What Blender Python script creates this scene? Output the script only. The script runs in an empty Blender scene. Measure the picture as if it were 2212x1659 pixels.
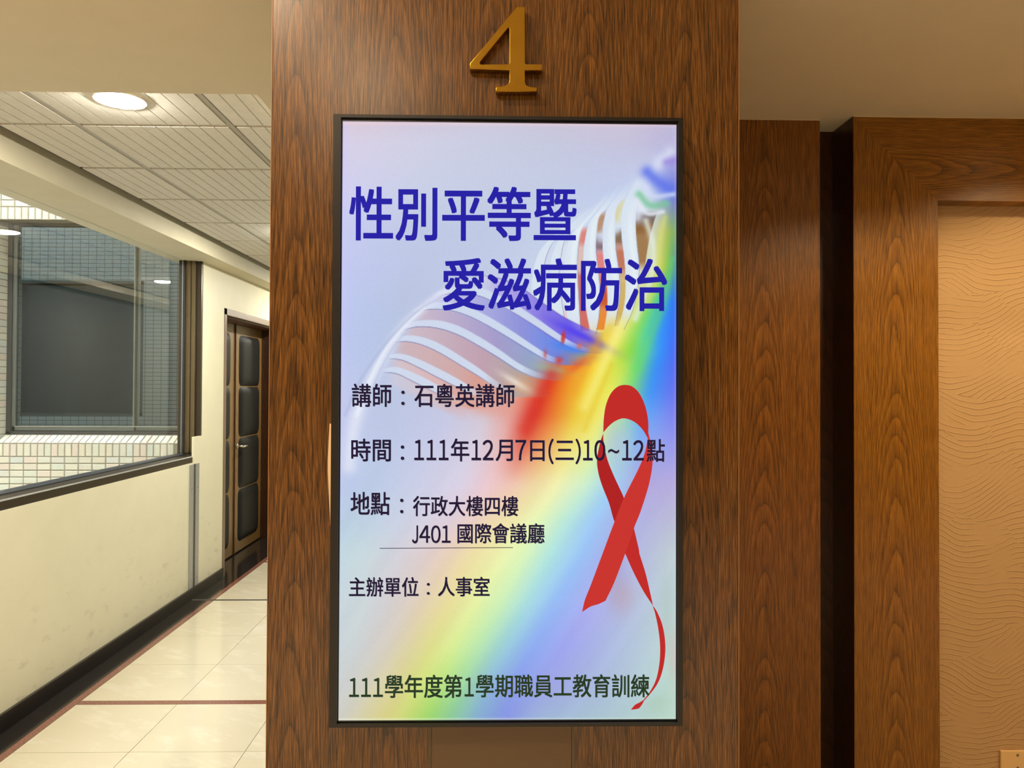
import bpy, bmesh, math, random
import numpy as np
from mathutils import Vector, Matrix
random.seed(4)
S = bpy.context.scene
COL = S.collection

# ---------------------------------------------------------------- camera
cam_d = bpy.data.cameras.new('camera')
cam = bpy.data.objects.new('camera', cam_d); COL.objects.link(cam)
cam_d.sensor_fit = 'HORIZONTAL'; cam_d.sensor_width = 36.0
cam_d.lens = 36.0 * 1650 / 2212
cam_d.shift_y = -17.26 / 2212
cam_d.clip_start = 0.02
cR = Vector((0.9997838, -0.02038028, 0.00412392)); cU = Vector((-0.00440539, -0.0137857, 0.99989527)); cF = Vector((0.0203213, 0.99969725, 0.0138725))
cam.matrix_world = Matrix(((cR.x, cU.x, -cF.x, 0), (cR.y, cU.y, -cF.y, -1.56142), (cR.z, cU.z, -cF.z, 1.55), (0, 0, 0, 1)))
S.camera = cam

# ---------------------------------------------------------------- world, exposure
S.view_settings.view_transform = 'Standard'
S.view_settings.look = 'None'
S.view_settings.gamma = 1.0
S.view_settings.use_curve_mapping = False
S.view_settings.exposure = 0.0
W = bpy.data.worlds.new('overcast_sky'); S.world = W; W.use_nodes = True
bgn = W.node_tree.nodes['Background']
bgn.inputs[0].default_value = (0.86, 0.95, 1.0, 1); bgn.inputs[1].default_value = 15.0
S.cycles.max_bounces = 10; S.cycles.diffuse_bounces = 6; S.cycles.glossy_bounces = 5
S.cycles.transparent_max_bounces = 12
S.cycles.sample_clamp_indirect = 6.0
S.cycles.use_denoising = True

def area(name, loc, power, col, size, rot=(0, 0, 0), spread=math.pi, sy=None):
    l = bpy.data.lights.new(name, 'AREA'); l.energy = power; l.color = col; l.size = size; l.spread = spread
    if sy: l.shape = 'RECTANGLE'; l.size_y = sy
    else: l.shape = 'DISK'
    o = bpy.data.objects.new(name, l); o.location = loc; o.rotation_euler = rot; COL.objects.link(o)
    return o
def spot(name, loc, power, col, ang, blend=.6, r=.04, rot=(0, 0, 0)):
    l = bpy.data.lights.new(name, 'SPOT'); l.energy = power; l.color = col; l.spot_size = math.radians(ang); l.spot_blend = blend; l.shadow_soft_size = r
    o = bpy.data.objects.new(name, l); o.location = loc; o.rotation_euler = rot; COL.objects.link(o)
    return o
WARM = (1.0, .74, .42); NEUT = (1.0, .96, .88)
CORR = [(-1.36, 1.205), (-1.36, 3.62), (-1.36, 6.05), (-1.36, 8.4)]
LOBBY = [(-.85, -.85), (-.62, -1.9), (-1.3, -2.7), (.6, -2.8), (2.5, -.7)]  # last one is an unseen fill added to brighten the lower plaster
for i, (x, y) in enumerate(LOBBY):
    area('lobby_downlight_and_fill', (x, y, 2.965), (20, 16, 40, 40, 26)[i], ((1.0, .79, .54), (1.0, .79, .54), (1.0, .88, .70), (1.0, .88, .70), (1.0, .74, .44))[i], .10, spread=math.radians((180, 180, 84, 84, 165)[i]))
RIGHT = [(2.05, .50), (1.46, .165)]
for x, y in RIGHT:
    spot('niche_downlight_beam', (x, y, 2.485), (31, 42)[x < 1.5], WARM, 146, .3)

# ---------------------------------------------------------------- node helpers
def lin(c):
    return tuple(((v / 255) / 12.92 if v / 255 <= .04045 else ((v / 255 + .055) / 1.055) ** 2.4) for v in c[:3])
def L4(c): return lin(c) + (1,)
class NT:
    def __init__(s, name):
        s.m = bpy.data.materials.new(name); s.m.use_nodes = True; s.t = s.m.node_tree; s.N = s.t.nodes
        s.b = s.N['Principled BSDF']; s.out = s.N['Material Output']
        s._pos = None
    def set(s, node, i, v):
        if v is None: return
        if isinstance(v, bpy.types.NodeSocket): s.t.links.new(v, node.inputs[i])
        else: node.inputs[i].default_value = v
    def math(s, op, a, b=None, c=None):
        n = s.N.new('ShaderNodeMath'); n.operation = op
        for i, v in enumerate((a, b, c)): s.set(n, i, v)
        return n.outputs[0]
    def pos(s):
        if s._pos is None:
            g = s.N.new('ShaderNodeNewGeometry'); q = s.N.new('ShaderNodeSeparateXYZ'); s.t.links.new(g.outputs['Position'], q.inputs[0])
            s._pos = (q.outputs[0], q.outputs[1], q.outputs[2], g.outputs['Position'])
        return s._pos
    def vec(s, x, y, z):
        n = s.N.new('ShaderNodeCombineXYZ')
        for i, v in enumerate((x, y, z)): s.set(n, i, v)
        return n.outputs[0]
    def noise(s, v, scale, detail=2, rough=.5, dist=0):
        n = s.N.new('ShaderNodeTexNoise'); s.set(n, 'Vector', v); s.set(n, 'Scale', scale); s.set(n, 'Detail', detail); s.set(n, 'Roughness', rough); s.set(n, 'Distortion', dist)
        return n.outputs[0]
    def ramp(s, f, stops, interp='LINEAR'):
        n = s.N.new('ShaderNodeValToRGB'); s.set(n, 0, f); cr = n.color_ramp; cr.interpolation = interp
        while len(cr.elements) < len(stops): cr.elements.new(.5)
        for e, (p, c) in zip(cr.elements, stops): e.position = p; e.color = c if len(c) == 4 else tuple(c) + (1,)
        return n.outputs[0]
    def mix(s, f, a, b, mode='MIX'):
        n = s.N.new('ShaderNodeMix'); n.data_type = 'RGBA'; n.blend_type = mode
        s.set(n, 0, f); s.set(n, 6, a); s.set(n, 7, b)
        return n.outputs[2]
    def bump(s, h, strength=.3, dist=.002):
        n = s.N.new('ShaderNodeBump'); s.set(n, 'Height', h); n.inputs['Strength'].default_value = strength; n.inputs['Distance'].default_value = dist
        s.t.links.new(n.outputs[0], s.b.inputs['Normal'])
    def fin(s, col=None, rough=None, metal=None, spec=None, coat=None, coatr=None):
        s.set(s.b, 'Base Color', col); s.set(s.b, 'Roughness', rough); s.set(s.b, 'Metallic', metal)
        s.set(s.b, 'Specular IOR Level', spec); s.set(s.b, 'Coat Weight', coat); s.set(s.b, 'Coat Roughness', coatr)
        return s.m

def paint(name, c, rough=.6, var=.06, scale=6, spec=.4):
    t = NT(name); n = t.noise(t.pos()[3], scale, 4, .6)
    col = t.mix(n, L4(tuple(v * (1 - var) for v in c)), L4(tuple(min(255, v * (1 + var)) for v in c)))
    f = t.noise(t.pos()[3], 350, 2); t.bump(f, .15, .0006)
    return t.fin(col, rough, spec=spec)
def plain(name, c, rough=.5, metal=0, spec=.5, **k):
    t = NT(name); n = t.noise(t.pos()[3], 40, 3)
    col = t.mix(n, L4(tuple(v * .94 for v in c)), L4(tuple(min(255, v * 1.05) for v in c)))
    return t.fin(col, rough, metal, spec, **k)
def emit(name, c, k=1.0):
    m = bpy.data.materials.new(name); m.use_nodes = True; t = m.node_tree; t.nodes.clear()
    e = t.nodes.new('ShaderNodeEmission'); o = t.nodes.new('ShaderNodeOutputMaterial'); t.links.new(e.outputs[0], o.inputs[0])
    e.inputs[0].default_value = L4(c); e.inputs[1].default_value = k
    return m

def wood(name, dark, mid, light, x0, per, along='z', across='x', A=900.0, FZ=13.0, rough=.34, amp=1.0, seed=0.0, coat=.25):
    """flat-cut veneer: nested arches in every leaf, near-vertical grain between them, fine pores"""
    t = NT(name); X, Y, Z, P = t.pos(); ax = dict(x=X, y=Y, z=Z); u0 = ax[across]; v = ax[along]
    M = t.math
    nz = t.noise(t.vec(M('MULTIPLY', u0, 6.0), seed, M('MULTIPLY', v, 1.3)), 1.0, 2)           # slow wander of the leaf axis
    uw = M('ADD', u0, M('MULTIPLY', M('SUBTRACT', nz, .5), .035))
    uu = M('SUBTRACT', M('MODULO', M('ADD', M('SUBTRACT', uw, x0), 100 * per + per / 2), per), per / 2)
    leaf = M('FLOOR', M('DIVIDE', M('ADD', M('SUBTRACT', uw, x0), per / 2), per))
    n2 = t.noise(t.vec(M('MULTIPLY', u0, 26.0), M('ADD', leaf, seed), M('MULTIPLY', v, 5.0)), 1.0, 3, .6)
    nlow = t.noise(t.vec(M('MULTIPLY', u0, 3.0), M('ADD', M('MULTIPLY', leaf, 7.3), seed), M('MULTIPLY', v, 2.4)), 1.0, 1)
    val = M('ADD', M('MULTIPLY', v, FZ), M('MULTIPLY', M('MULTIPLY', uu, uu), A))
    val = M('ADD', val, M('MULTIPLY', n2, .85)); val = M('ADD', val, M('MULTIPLY', nlow, 4.0)); val = M('ADD', val, M('MULTIPLY', leaf, .37))
    fr = M('FRACT', val)
    line = M('POWER', M('ABSOLUTE', M('SUBTRACT', M('MULTIPLY', fr, 2), 1)), 9.0)              # dark thin late-wood lines
    line = M('MULTIPLY', line, M('ADD', M('MULTIPLY', t.noise(t.vec(M('MULTIPLY', u0, 20.0), seed, M('MULTIPLY', v, 3.0)), 1.0, 2), 1.1), .05))
    saw = M('MULTIPLY', fr, .35)
    pore = t.noise(t.vec(M('MULTIPLY', u0, 620.0), M('MULTIPLY', ax['y' if 'y' not in (along, across) else 'x'], 3.0), M('MULTIPLY', v, 16.0)), 1.0, 3, .6)
    streak = t.noise(t.vec(M('MULTIPLY', u0, 110.0), seed, M('MULTIPLY', v, 1.6)), 1.0, 3, .6)
    k = M('ADD', M('MULTIPLY', M('SUBTRACT', pore, .5), 2.8 * amp), M('MULTIPLY', M('SUBTRACT', streak, .5), 1.0 * amp))
    k = M('ADD', M('ADD', k, saw), .36)
    base = t.ramp(k, [(0.0, L4(dark)), (.45, L4(mid)), (1.0, L4(light))])
    col = t.mix(M('MULTIPLY', line, .75), base, L4(tuple(c * .62 for c in dark)))
    t.bump(M('SUBTRACT', pore, M('MULTIPLY', line, .5)), .12, .0005)
    return t.fin(col, rough, spec=.5, coat=coat, coatr=.25)

M_wood = wood('pillar_walnut_veneer', (42, 22, 3), (92, 56, 14), (140, 94, 40), -.425, .207, A=1250, FZ=8.0, coat=.12)
M_woodA = wood('side_panel_veneer', (60, 32, 3), (110, 67, 13), (156, 100, 34), .942, .63, A=760, FZ=8.5, amp=.7, seed=4.0, coat=.1)
M_woodB = wood('frame_stile_veneer', (66, 36, 3), (120, 77, 14), (168, 114, 34), 1.389, .63, A=760, FZ=8.5, amp=.6, seed=9.0, coat=.1)
M_woodBr = wood('frame_rail_veneer', (66, 36, 3), (120, 77, 14), (168, 114, 34), 2.318, .63, along='x', across='z', A=900, FZ=7.0, amp=.6, seed=12.0, coat=.1)
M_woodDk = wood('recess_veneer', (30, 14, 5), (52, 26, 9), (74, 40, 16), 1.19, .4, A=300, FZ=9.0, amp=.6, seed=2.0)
M_woodSideShade = wood('shaded_side_veneer', (30, 14, 5), (52, 26, 9), (74, 40, 16), 1.15, .4, across='y', A=300, FZ=9.0, amp=.6, seed=2.0)  # dark veneer: the shade on the stile's side is put into the colour
M_doorwood = wood('door_oak', (70, 48, 18), (112, 82, 36), (136, 104, 54), -.1, .4, along='z', across='y', A=120, FZ=5.0, amp=.4, rough=.4, seed=5.0)
M_casing = plain('door_casing_brown', (122, 98, 80), .35)
M_stopred = plain('door_stop_redwood', (84, 44, 24), .4)
M_wall = None
def wallpaint():
    t = NT('corridor_cream_paint'); X, Y, Z, P = t.pos(); M = t.math
    n = t.noise(P, 5, 4, .6)
    col = t.mix(n, L4((220, 214, 186)), L4((230, 225, 198)))
    # scuffs and smudges near the skirting
    sc = t.noise(t.vec(M('MULTIPLY', X, 5), M('MULTIPLY', Y, 5.0), M('MULTIPLY', Z, 11)), 1.7, 5, .62)
    sm = t.ramp(sc, [(.58, (0, 0, 0)), (.70, (1, 1, 1))])
    low = t.ramp(M('DIVIDE', Z, 1.0), [(.12, (1, 1, 1)), (.75, (.05, .05, .05))])
    fac = M('MULTIPLY', M('MULTIPLY', sm, low), .30)
    col = t.mix(fac, col, L4((150, 140, 112)))
    t.bump(t.noise(P, 60, 4), .10, .002)
    return t.fin(col, .5, spec=.4)
M_wall = wallpaint()
M_wallR = paint('grey_beige_paint', (112, 113, 108), .6, .03)
M_soffit = paint('beige_ceiling_paint', (212, 202, 180), .7, .02)
M_beam = paint('beam_cream_paint', (216, 208, 182), .6, .03)
M_lobby = paint('lobby_wall_paint', (160, 132, 98), .7)
M_tile = None
def ceil_tile():
    t = NT('mineral_ceiling_tile'); P = t.pos()[3]
    v = t.N.new('ShaderNodeTexVoronoi'); v.inputs['Scale'].default_value = 70; t.t.links.new(P, v.inputs['Vector'])
    n = t.noise(P, 30, 3)
    s = t.ramp(v.outputs['Distance'], [(.10, (0, 0, 0)), (.2, (1, 1, 1))])
    gate = t.ramp(t.noise(P, 45, 2), [(.52, (1, 1, 1)), (.6, (0, 0, 0))])
    m = t.mix(1.0, s, gate, 'SCREEN')
    base = t.mix(n, L4((208, 204, 196)), L4((224, 220, 212)))
    col = t.mix(m, L4((178, 168, 148)), base)
    return t.fin(col, .85, spec=.2)
M_tile = ceil_tile()
M_grid = plain('ceiling_grid_white', (178, 174, 166), .5)
M_gap = plain('shadow_gap_metal', (44, 39, 33), .5)
M_black = plain('void_black', (12, 12, 12), .8)
def granite():
    t = NT('black_granite'); P = t.pos()[3]
    n = t.noise(P, 180, 3)
    return t.fin(t.ramp(n, [(.35, L4((18, 15, 13))), (.7, L4((46, 40, 36)))]), .12, spec=.6)
M_gran = granite()
def base_gran():
    t = NT('skirting_granite'); P = t.pos()[3]
    n = t.noise(P, 160, 3)
    return t.fin(t.ramp(n, [(.35, L4((14, 10, 8))), (.75, L4((40, 30, 24)))]), .3, spec=.5)
M_bgran = base_gran()
def redstone():
    t = NT('red_brown_stone'); P = t.pos()[3]
    return t.fin(t.ramp(t.noise(P, 120, 3), [(.3, L4((104, 62, 50))), (.7, L4((142, 96, 82)))]), .15, spec=.5)
M_red = redstone()
def ftile():
    t = NT('cream_polished_tile'); P = t.pos()[3]; X, Y, Z, _ = t.pos(); M = t.math
    oi = t.N.new('ShaderNodeObjectInfo').outputs['Random']
    n = t.noise(t.vec(M('ADD', M('MULTIPLY', X, 3.0), M('MULTIPLY', oi, 30)), M('ADD', M('MULTIPLY', Y, 6.5), M('MULTIPLY', X, 3.0)), oi), 1.6, 6, .62)
    vein = t.ramp(n, [(.52, (0, 0, 0)), (.64, (1, 1, 1))])
    base = t.mix(t.noise(P, 2.2, 2), L4((194, 185, 162)), L4((204, 196, 174)))
    col = t.mix(M('MULTIPLY', vein, .4), base, L4((216, 210, 194)))
    return t.fin(col, .09, spec=.55)
M_ftile = ftile()
M_grout = plain('floor_grout', (150, 136, 108), .7)
M_tv = plain('tv_black_plastic', (21, 19, 20), .45)
M_tvin = plain('tv_inner_lip', (8, 6, 8), .3)
M_bronze = plain('bronze_aluminium', (62, 52, 38), .32, .25)
M_bronze2 = plain('bronze_aluminium_light', (104, 90, 62), .35, .3)
M_gasket = plain('window_gasket', (40, 42, 46), .4)
M_bright = plain('aluminium_bead', (170, 172, 170), .3, .8)
M_steel = plain('brushed_steel', (178, 180, 178), .38, .55)
M_steel_dk = plain('joint_rubber', (74, 72, 64), .5)
M_screw = plain('screw_grey', (120, 118, 112), .4, .7)
M_lampring = plain('downlight_ring', (235, 230, 215), .5)
M_lampglow = emit('downlight_glow', (255, 250, 235), 690.0)
M_lobbyglow = emit('warm_downlight_glow', (255, 214, 160), 10.0)
M_paper = paint('cream_paper', (238, 206, 172), .7, .03)
M_redmark = plain('red_print', (190, 60, 40), .6)
M_plate = paint('outlet_plastic', (226, 190, 134), .45, .02)
M_cover = paint('cable_cover_laminate', (112, 90, 68), .5, .04)
M_coverE = plain('cable_cover_edge', (98, 80, 56), .45)
def leather():
    t = NT('black_leather'); P = t.pos()[3]
    t.bump(t.noise(P, 160, 4), .35, .001)
    return t.fin(t.mix(t.noise(P, 6, 3), L4((20, 20, 20)), L4((28, 27, 25))), .5, spec=.18)
M_leather = leather()
M_chrome = plain('satin_nickel', (200, 192, 170), .25, .9)
def gold():
    t = NT('polished_gold_numeral'); P = t.pos()[3]
    n = t.noise(P, 9, 2)
    t.bump(t.noise(P, 420, 2), .04, .0004)
    return t.fin(t.mix(n, L4((176, 136, 44)), L4((198, 154, 60))), .22, 1.0)
M_gold = gold()
def plaster():
    """combed diatomite plaster: overlapping fans of fine wavy ridges"""
    t = NT('combed_wave_plaster'); X, Y, Z, P = t.pos(); M = t.math
    vo = t.N.new('ShaderNodeTexVoronoi'); vo.inputs['Scale'].default_value = 1.0
    w1 = t.noise(P, 5.0, 1)
    t.t.links.new(t.vec(M('ADD', M('MULTIPLY', X, 3.6), M('MULTIPLY', w1, 1.2)), 0.0, M('ADD', M('MULTIPLY', Z, 7.5), M('MULTIPLY', w1, 1.6))), vo.inputs['Vector'])
    sp = t.N.new('ShaderNodeSeparateColor'); t.t.links.new(vo.outputs['Color'], sp.inputs[0])
    r1, r2 = sp.outputs[0], sp.outputs[1]
    arc = M('MULTIPLY', M('SINE', M('ADD', M('MULTIPLY', X, 15.0), M('MULTIPLY', r2, 1.8))), .026)
    slope = M('MULTIPLY', X, M('MULTIPLY', M('SUBTRACT', r1, .62), .75))
    lowf = M('MULTIPLY', t.noise(t.vec(M('MULTIPLY', X, 2.0), 0.0, M('MULTIPLY', Z, 1.5)), 2.0, 2), .07)
    zz = M('ADD', M('ADD', Z, arc), M('ADD', slope, M('ADD', lowf, M('MULTIPLY', r2, .3))))
    fr = M('FRACT', M('MULTIPLY', zz, 50.0))
    ridge = t.ramp(fr, [(0, (0, 0, 0)), (.10, (.95, .95, .95)), (.30, (.5, .5, .5)), (1.0, (.42, .42, .42))])
    amt = t.ramp(t.noise(t.vec(X, 0.0, Z), 7.0, 2), [(.36, (.1, .1, .1)), (.52, (1, 1, 1))])
    grain = t.noise(P, 260, 4, .65)
    h = M('ADD', M('MULTIPLY', ridge, amt), M('MULTIPLY', grain, .55))
    t.bump(h, .55, .0035)
    col = t.mix(grain, L4((182, 150, 108)), L4((196, 164, 122)))
    gl = M('MULTIPLY', M('MULTIPLY', t.ramp(fr, [(0, (1, 1, 1)), (.09, (1, 1, 1)), (.14, (0, 0, 0)), (1, (0, 0, 0))]), amt), .28)
    col = t.mix(gl, col, L4((130, 92, 52)))
    return t.fin(col, .85, spec=.2)
M_plaster = plaster()
def brickmat():
    t = NT('facade_glazed_tile'); P = t.pos()[3]
    oi = t.N.new('ShaderNodeObjectInfo').outputs['Random']
    col = t.ramp(oi, [(0, L4((224, 214, 190))), (.3, L4((216, 218, 200))), (.55, L4((228, 208, 190))), (.8, L4((210, 216, 206))), (1, L4((232, 222, 196)))])
    t.bump(t.noise(P, 110, 4), .5, .003)
    return t.fin(t.mix(t.math('MULTIPLY', t.noise(P, 40, 3), .25), col, L4((190, 182, 166))), .45)
M_brick = brickmat()
M_mortar = plain('facade_grout', (150, 142, 126), .8)
def brickwall(name, ua):
    t = NT(name); X, Y, Z, P = t.pos()
    b = t.N.new('ShaderNodeTexBrick'); b.offset = 0.0; b.squash = 1.0
    t.t.links.new(t.vec(dict(x=X, y=Y)[ua], Z, 0.0), b.inputs['Vector'])
    b.inputs['Scale'].default_value = 1.0; b.inputs['Brick Width'].default_value = .1035; b.inputs['Row Height'].default_value = .052; b.inputs['Mortar Size'].default_value = .004
    b.inputs['Color1'].default_value = L4((222, 214, 196)); b.inputs['Color2'].default_value = L4((212, 210, 196)); b.inputs['Mortar'].default_value = L4((118, 110, 98))
    return t.fin(b.outputs['Color'], .6)
M_bw_x = brickwall('far_tiled_facade', 'x'); M_bw_y = brickwall('side_tiled_facade', 'y')
def pane_mat(name, tint, refl_rough=.0, ior=1.55):
    m = bpy.data.materials.new(name); m.use_nodes = True; t = m.node_tree; t.nodes.clear()
    o = t.nodes.new('ShaderNodeOutputMaterial'); mx = t.nodes.new('ShaderNodeMixShader'); tr = t.nodes.new('ShaderNodeBsdfTransparent'); gl = t.nodes.new('ShaderNodeBsdfGlossy'); fr = t.nodes.new('ShaderNodeFresnel')
    ge = t.nodes.new('ShaderNodeNewGeometry'); ma = t.nodes.new('ShaderNodeMapRange'); ma.inputs[3].default_value = ior; ma.inputs[4].default_value = 1 / ior
    t.links.new(ge.outputs['Backfacing'], ma.inputs[0]); t.links.new(ma.outputs[0], fr.inputs[0]); tr.inputs[0].default_value = tint + (1,); gl.inputs['Roughness'].default_value = refl_rough
    gl.inputs[0].default_value = (1, 1, 1, 1)
    t.links.new(fr.outputs[0], mx.inputs[0]); t.links.new(tr.outputs[0], mx.inputs[1]); t.links.new(gl.outputs[0], mx.inputs[2]); t.links.new(mx.outputs[0], o.inputs[0])
    return m
M_pane = pane_mat('corridor_window_glass', (.94, .95, .965))
def darkglass(name, c, rough, spec):
    t = NT(name); return t.fin(L4(c), rough, spec=spec)
M_dglass = NT('dark_coated_glass').fin((.13, .165, .185, 1), .015, 1.0)
M_dmesh = NT('dark_coated_glass_screened').fin((.11, .155, .19, 1), .010, 1.0)
M_alu = plain('grey_aluminium', (108, 112, 104), .4, .3)
M_alu_dk = plain('dark_aluminium', (70, 68, 66), .4, .3)
M_lightfr = plain('pale_aluminium', (186, 184, 168), .4, .2)

# ---------------------------------------------------------------- mesh helpers
class MB:
    def __init__(s): s.v = []; s.f = []
    def box(s, x0, x1, y0, y1, z0, z1):
        n = len(s.v)
        s.v += [(x, y, z) for z in (z0, z1) for y in (y0, y1) for x in (x0, x1)]
        s.f += [tuple(n + i for i in q) for q in ((0, 2, 3, 1), (4, 5, 7, 6), (0, 1, 5, 4), (2, 6, 7, 3), (0, 4, 6, 2), (1, 3, 7, 5))]
        return s
    def face(s, pts):
        n = len(s.v); s.v += list(pts); s.f.append(tuple(range(n, n + len(pts)))); return s
    def prism(s, pts, axis, a, b):
        """extrude a polygon (2D, CCW or CW) along an axis"""
        def P(p, t): return {'x': (t, p[0], p[1]), 'y': (p[0], t, p[1]), 'z': (p[0], p[1], t)}[axis]
        n = len(s.v); k = len(pts)
        s.v += [P(p, a) for p in pts] + [P(p, b) for p in pts]
        s.f.append(tuple(range(n, n + k))); s.f.append(tuple(range(n + 2 * k - 1, n + k - 1, -1)))
        for i in range(k): j = (i + 1) % k; s.f.append((n + i, n + k + i, n + k + j, n + j))
        return s
    def mesh(s, name):
        m = bpy.data.meshes.new(name); m.from_pydata(s.v, [], s.f)
        bm = bmesh.new(); bm.from_mesh(m); bmesh.ops.recalc_face_normals(bm, faces=bm.faces); bm.to_mesh(m); bm.free()
        return m
    def build(s, name, mat, parent=None, bevel=0, seg=2, smooth=False):
        return link(name, s.mesh(name), mat, parent, bevel, seg, smooth)
def link(name, me, mat, parent=None, bevel=0, seg=2, smooth=False):
    if mat is not None and not len(me.materials): me.materials.append(mat)
    # origin at the base centre of the geometry
    o = bpy.data.objects.new(name, me); COL.objects.link(o)
    if len(me.vertices) and not me.get('centred'):
        co = np.empty(len(me.vertices) * 3, 'f'); me.vertices.foreach_get('co', co); co = co.reshape(-1, 3)
        c = Vector(((co[:, 0].min() + co[:, 0].max()) / 2, (co[:, 1].min() + co[:, 1].max()) / 2, float(co[:, 2].min())))
        me.transform(Matrix.Translation(-c)); me['centred'] = 1; o.location = c
    if parent is not None:
        o.parent = parent; o.location = o.location - wloc(parent)
    if bevel:
        b = o.modifiers.new('bevel', 'BEVEL'); b.width = bevel; b.segments = seg; b.limit_method = 'ANGLE'; b.angle_limit = math.radians(35)
    if smooth:
        for p in me.polygons: p.use_smooth = True
    return o
def wloc(o):
    v = Vector(o.location); p = o.parent
    while p is not None: v += Vector(p.location); p = p.parent
    return v
def empty(name, loc, parent=None):
    o = bpy.data.objects.new(name, None); COL.objects.link(o); o.location = loc; o.empty_display_size = .05
    if parent is not None: o.parent = parent; o.location = Vector(loc) - wloc(parent)
    return o
def tag(o, label=None, cat=None, group=None, kind=None):
    if label: o['label'] = label
    if cat: o['category'] = cat
    if group: o['group'] = group
    if kind: o['kind'] = kind
    return o
def copy_at(o, loc, parent=None):
    c = o.copy(); COL.objects.link(c); c.parent = parent
    c.location = Vector(loc) - (wloc(parent) if parent is not None else Vector((0, 0, 0)))
    return c
def B(*a): return MB().box(*a)

# ================================================================ STRUCTURE
XW = -2.205           # face of the corridor's window wall
# ---- floor
floor = B(-2.62, 3.4, -4.2, 9.4, -.12, -.012).build('floor', M_grout); tag(floor, 'polished cream tiled floor with black granite and red-brown border bands', kind='structure')
tx = [-2.030 + .486 * k for k in range(12)]
rows = []
y = 2.249
ys_up = [2.249 + .486 * k for k in range(4)]            # .. 3.707
segs = []
for k in range(3): segs.append((2.249 + .486 * k, 2.249 + .486 * (k + 1)))
segs.append((3.707, 4.005)); segs.append((4.035, 4.49))
for k in range(1): segs.append((4.49, 4.976))
segs.append((4.976, 5.20)); 
yy = 5.245
while yy < 9.2: segs.append((yy, yy + .486)); yy += .486
yy = 2.203
while yy > .6: segs.append((yy - .486, yy)); yy -= .486
g = .0011
tile_cache = {}
for (a, b) in segs:
    for i in range(4):
        x0, x1 = tx[i], tx[i + 1]
        key = round(b - a, 3)
        if key not in tile_cache:
            o = B(x0 + g, x1 - g, a + g, b - g, -.012, 0).build('floor_tile', M_ftile, floor); tile_cache[key] = o
        else:
            copy_at(tile_cache[key], ((x0 + x1) / 2, (a + b) / 2, -.012), floor)
ymin_t = min(s[0] for s in segs)
rest = MB()
for i in range(4):
    yy = ymin_t
    while yy > -4.1: rest.box(tx[i] + g, tx[i + 1] - g, yy - .486 + g, yy - g, -.012, 0); yy -= .486
for i in range(4, 11):
    yy = 2.203
    while yy > -4.1: rest.box(tx[i] + g, tx[i + 1] - g, yy - .486 + g, yy - g, -.012, 0); yy -= .486
tag(rest.build('lobby_floor_tiles', M_ftile, floor), kind='stuff')
B(XW, -2.072, -4.1, 9.3, -.012, .0005).build('granite_border', M_gran, floor)
B(-2.0705, -2.0315, -4.1, 9.3, -.012, .0).build('red_stone_border', M_red, floor)
B(-2.0305, .4, 2.2045, 2.2475, -.012, .0).build('red_stone_band', M_red, floor)
B(-2.0305, .4, 5.2015, 5.2435, -.012, .0).build('red_stone_band', M_red, floor)
B(XW, .4, 4.006, 4.0175, -.012, .0012).build('floor_joint_strip', M_steel_dk, floor)
B(XW, .4, 4.0225, 4.034, -.012, .0012).build('floor_joint_strip', M_steel_dk, floor)
B(-2.46, XW - .0005, 4.66, 6.28, -.012, .0005).build('door_sill_granite', M_gran, floor)

# ---- left wall
wl = MB()
XB = -2.42
wl.box(XB, XW, -4.2, 4.215, 0, .985)
wl.box(XW - .014, XW, 4.06, 4.2151, .985, 1.173)
wl.box(-2.385, XW, 4.2151, 4.66, .0, 1.173)
wl.box(-2.385, XW, 4.2151, 4.66, 1.173, 2.62)
wl.box(XB, XW, 4.66, 6.28, 2.178, 2.62)
wl.box(XB, XW, 6.28, 9.4, 0, 2.62)
wl.box(XB, XW, -4.2, .75, .985, 3.06)
wl.box(XB, XW, .75, 4.215, 2.48, 2.62)
wall_left = wl.build('wall_left', M_wall); tag(wall_left, 'cream painted corridor wall with faint scuffs under the window', kind='structure')
# baseboard
bb = B(XW, XW + .016, -4.1, 4.655, 0, .082).build('baseboard_left', M_bgran, bevel=.002); tag(bb, 'black granite skirting along the cream corridor wall', kind='structure')
B(XW, XW + .016, 6.34, 9.3, 0, .082).build('skirting_length', M_bgran, bb, bevel=.002)
# beam over the window
beam = B(-2.42, -2.05, .936, 9.3, 2.478, 2.70); beam = beam.build('trim_1', M_beam, bevel=.002); tag(beam, 'cream boxed beam running over the window along the ceiling edge', kind='structure')
# slightly lower step of the soffit after the window
# ---- ceilings
ce = MB().box(-2.6, 3.4, .05, .935, 2.50, 2.565).box(-.785, 3.4, .935, 9.4, 2.50, 2.565)
ceil = ce.build('ceiling', M_soffit); tag(ceil, 'plain beige ceiling in front of and beside the tiled corridor ceiling', kind='structure')
lob = MB().box(-2.6, 3.4, -4.2, .02, 3.0, 3.06).box(-2.6, 3.4, .02, .05, 2.5, 3.06)
lobc = lob.build('ceiling', M_soffit); tag(lobc, 'higher beige lobby ceiling behind the camera', kind='structure')
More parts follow.
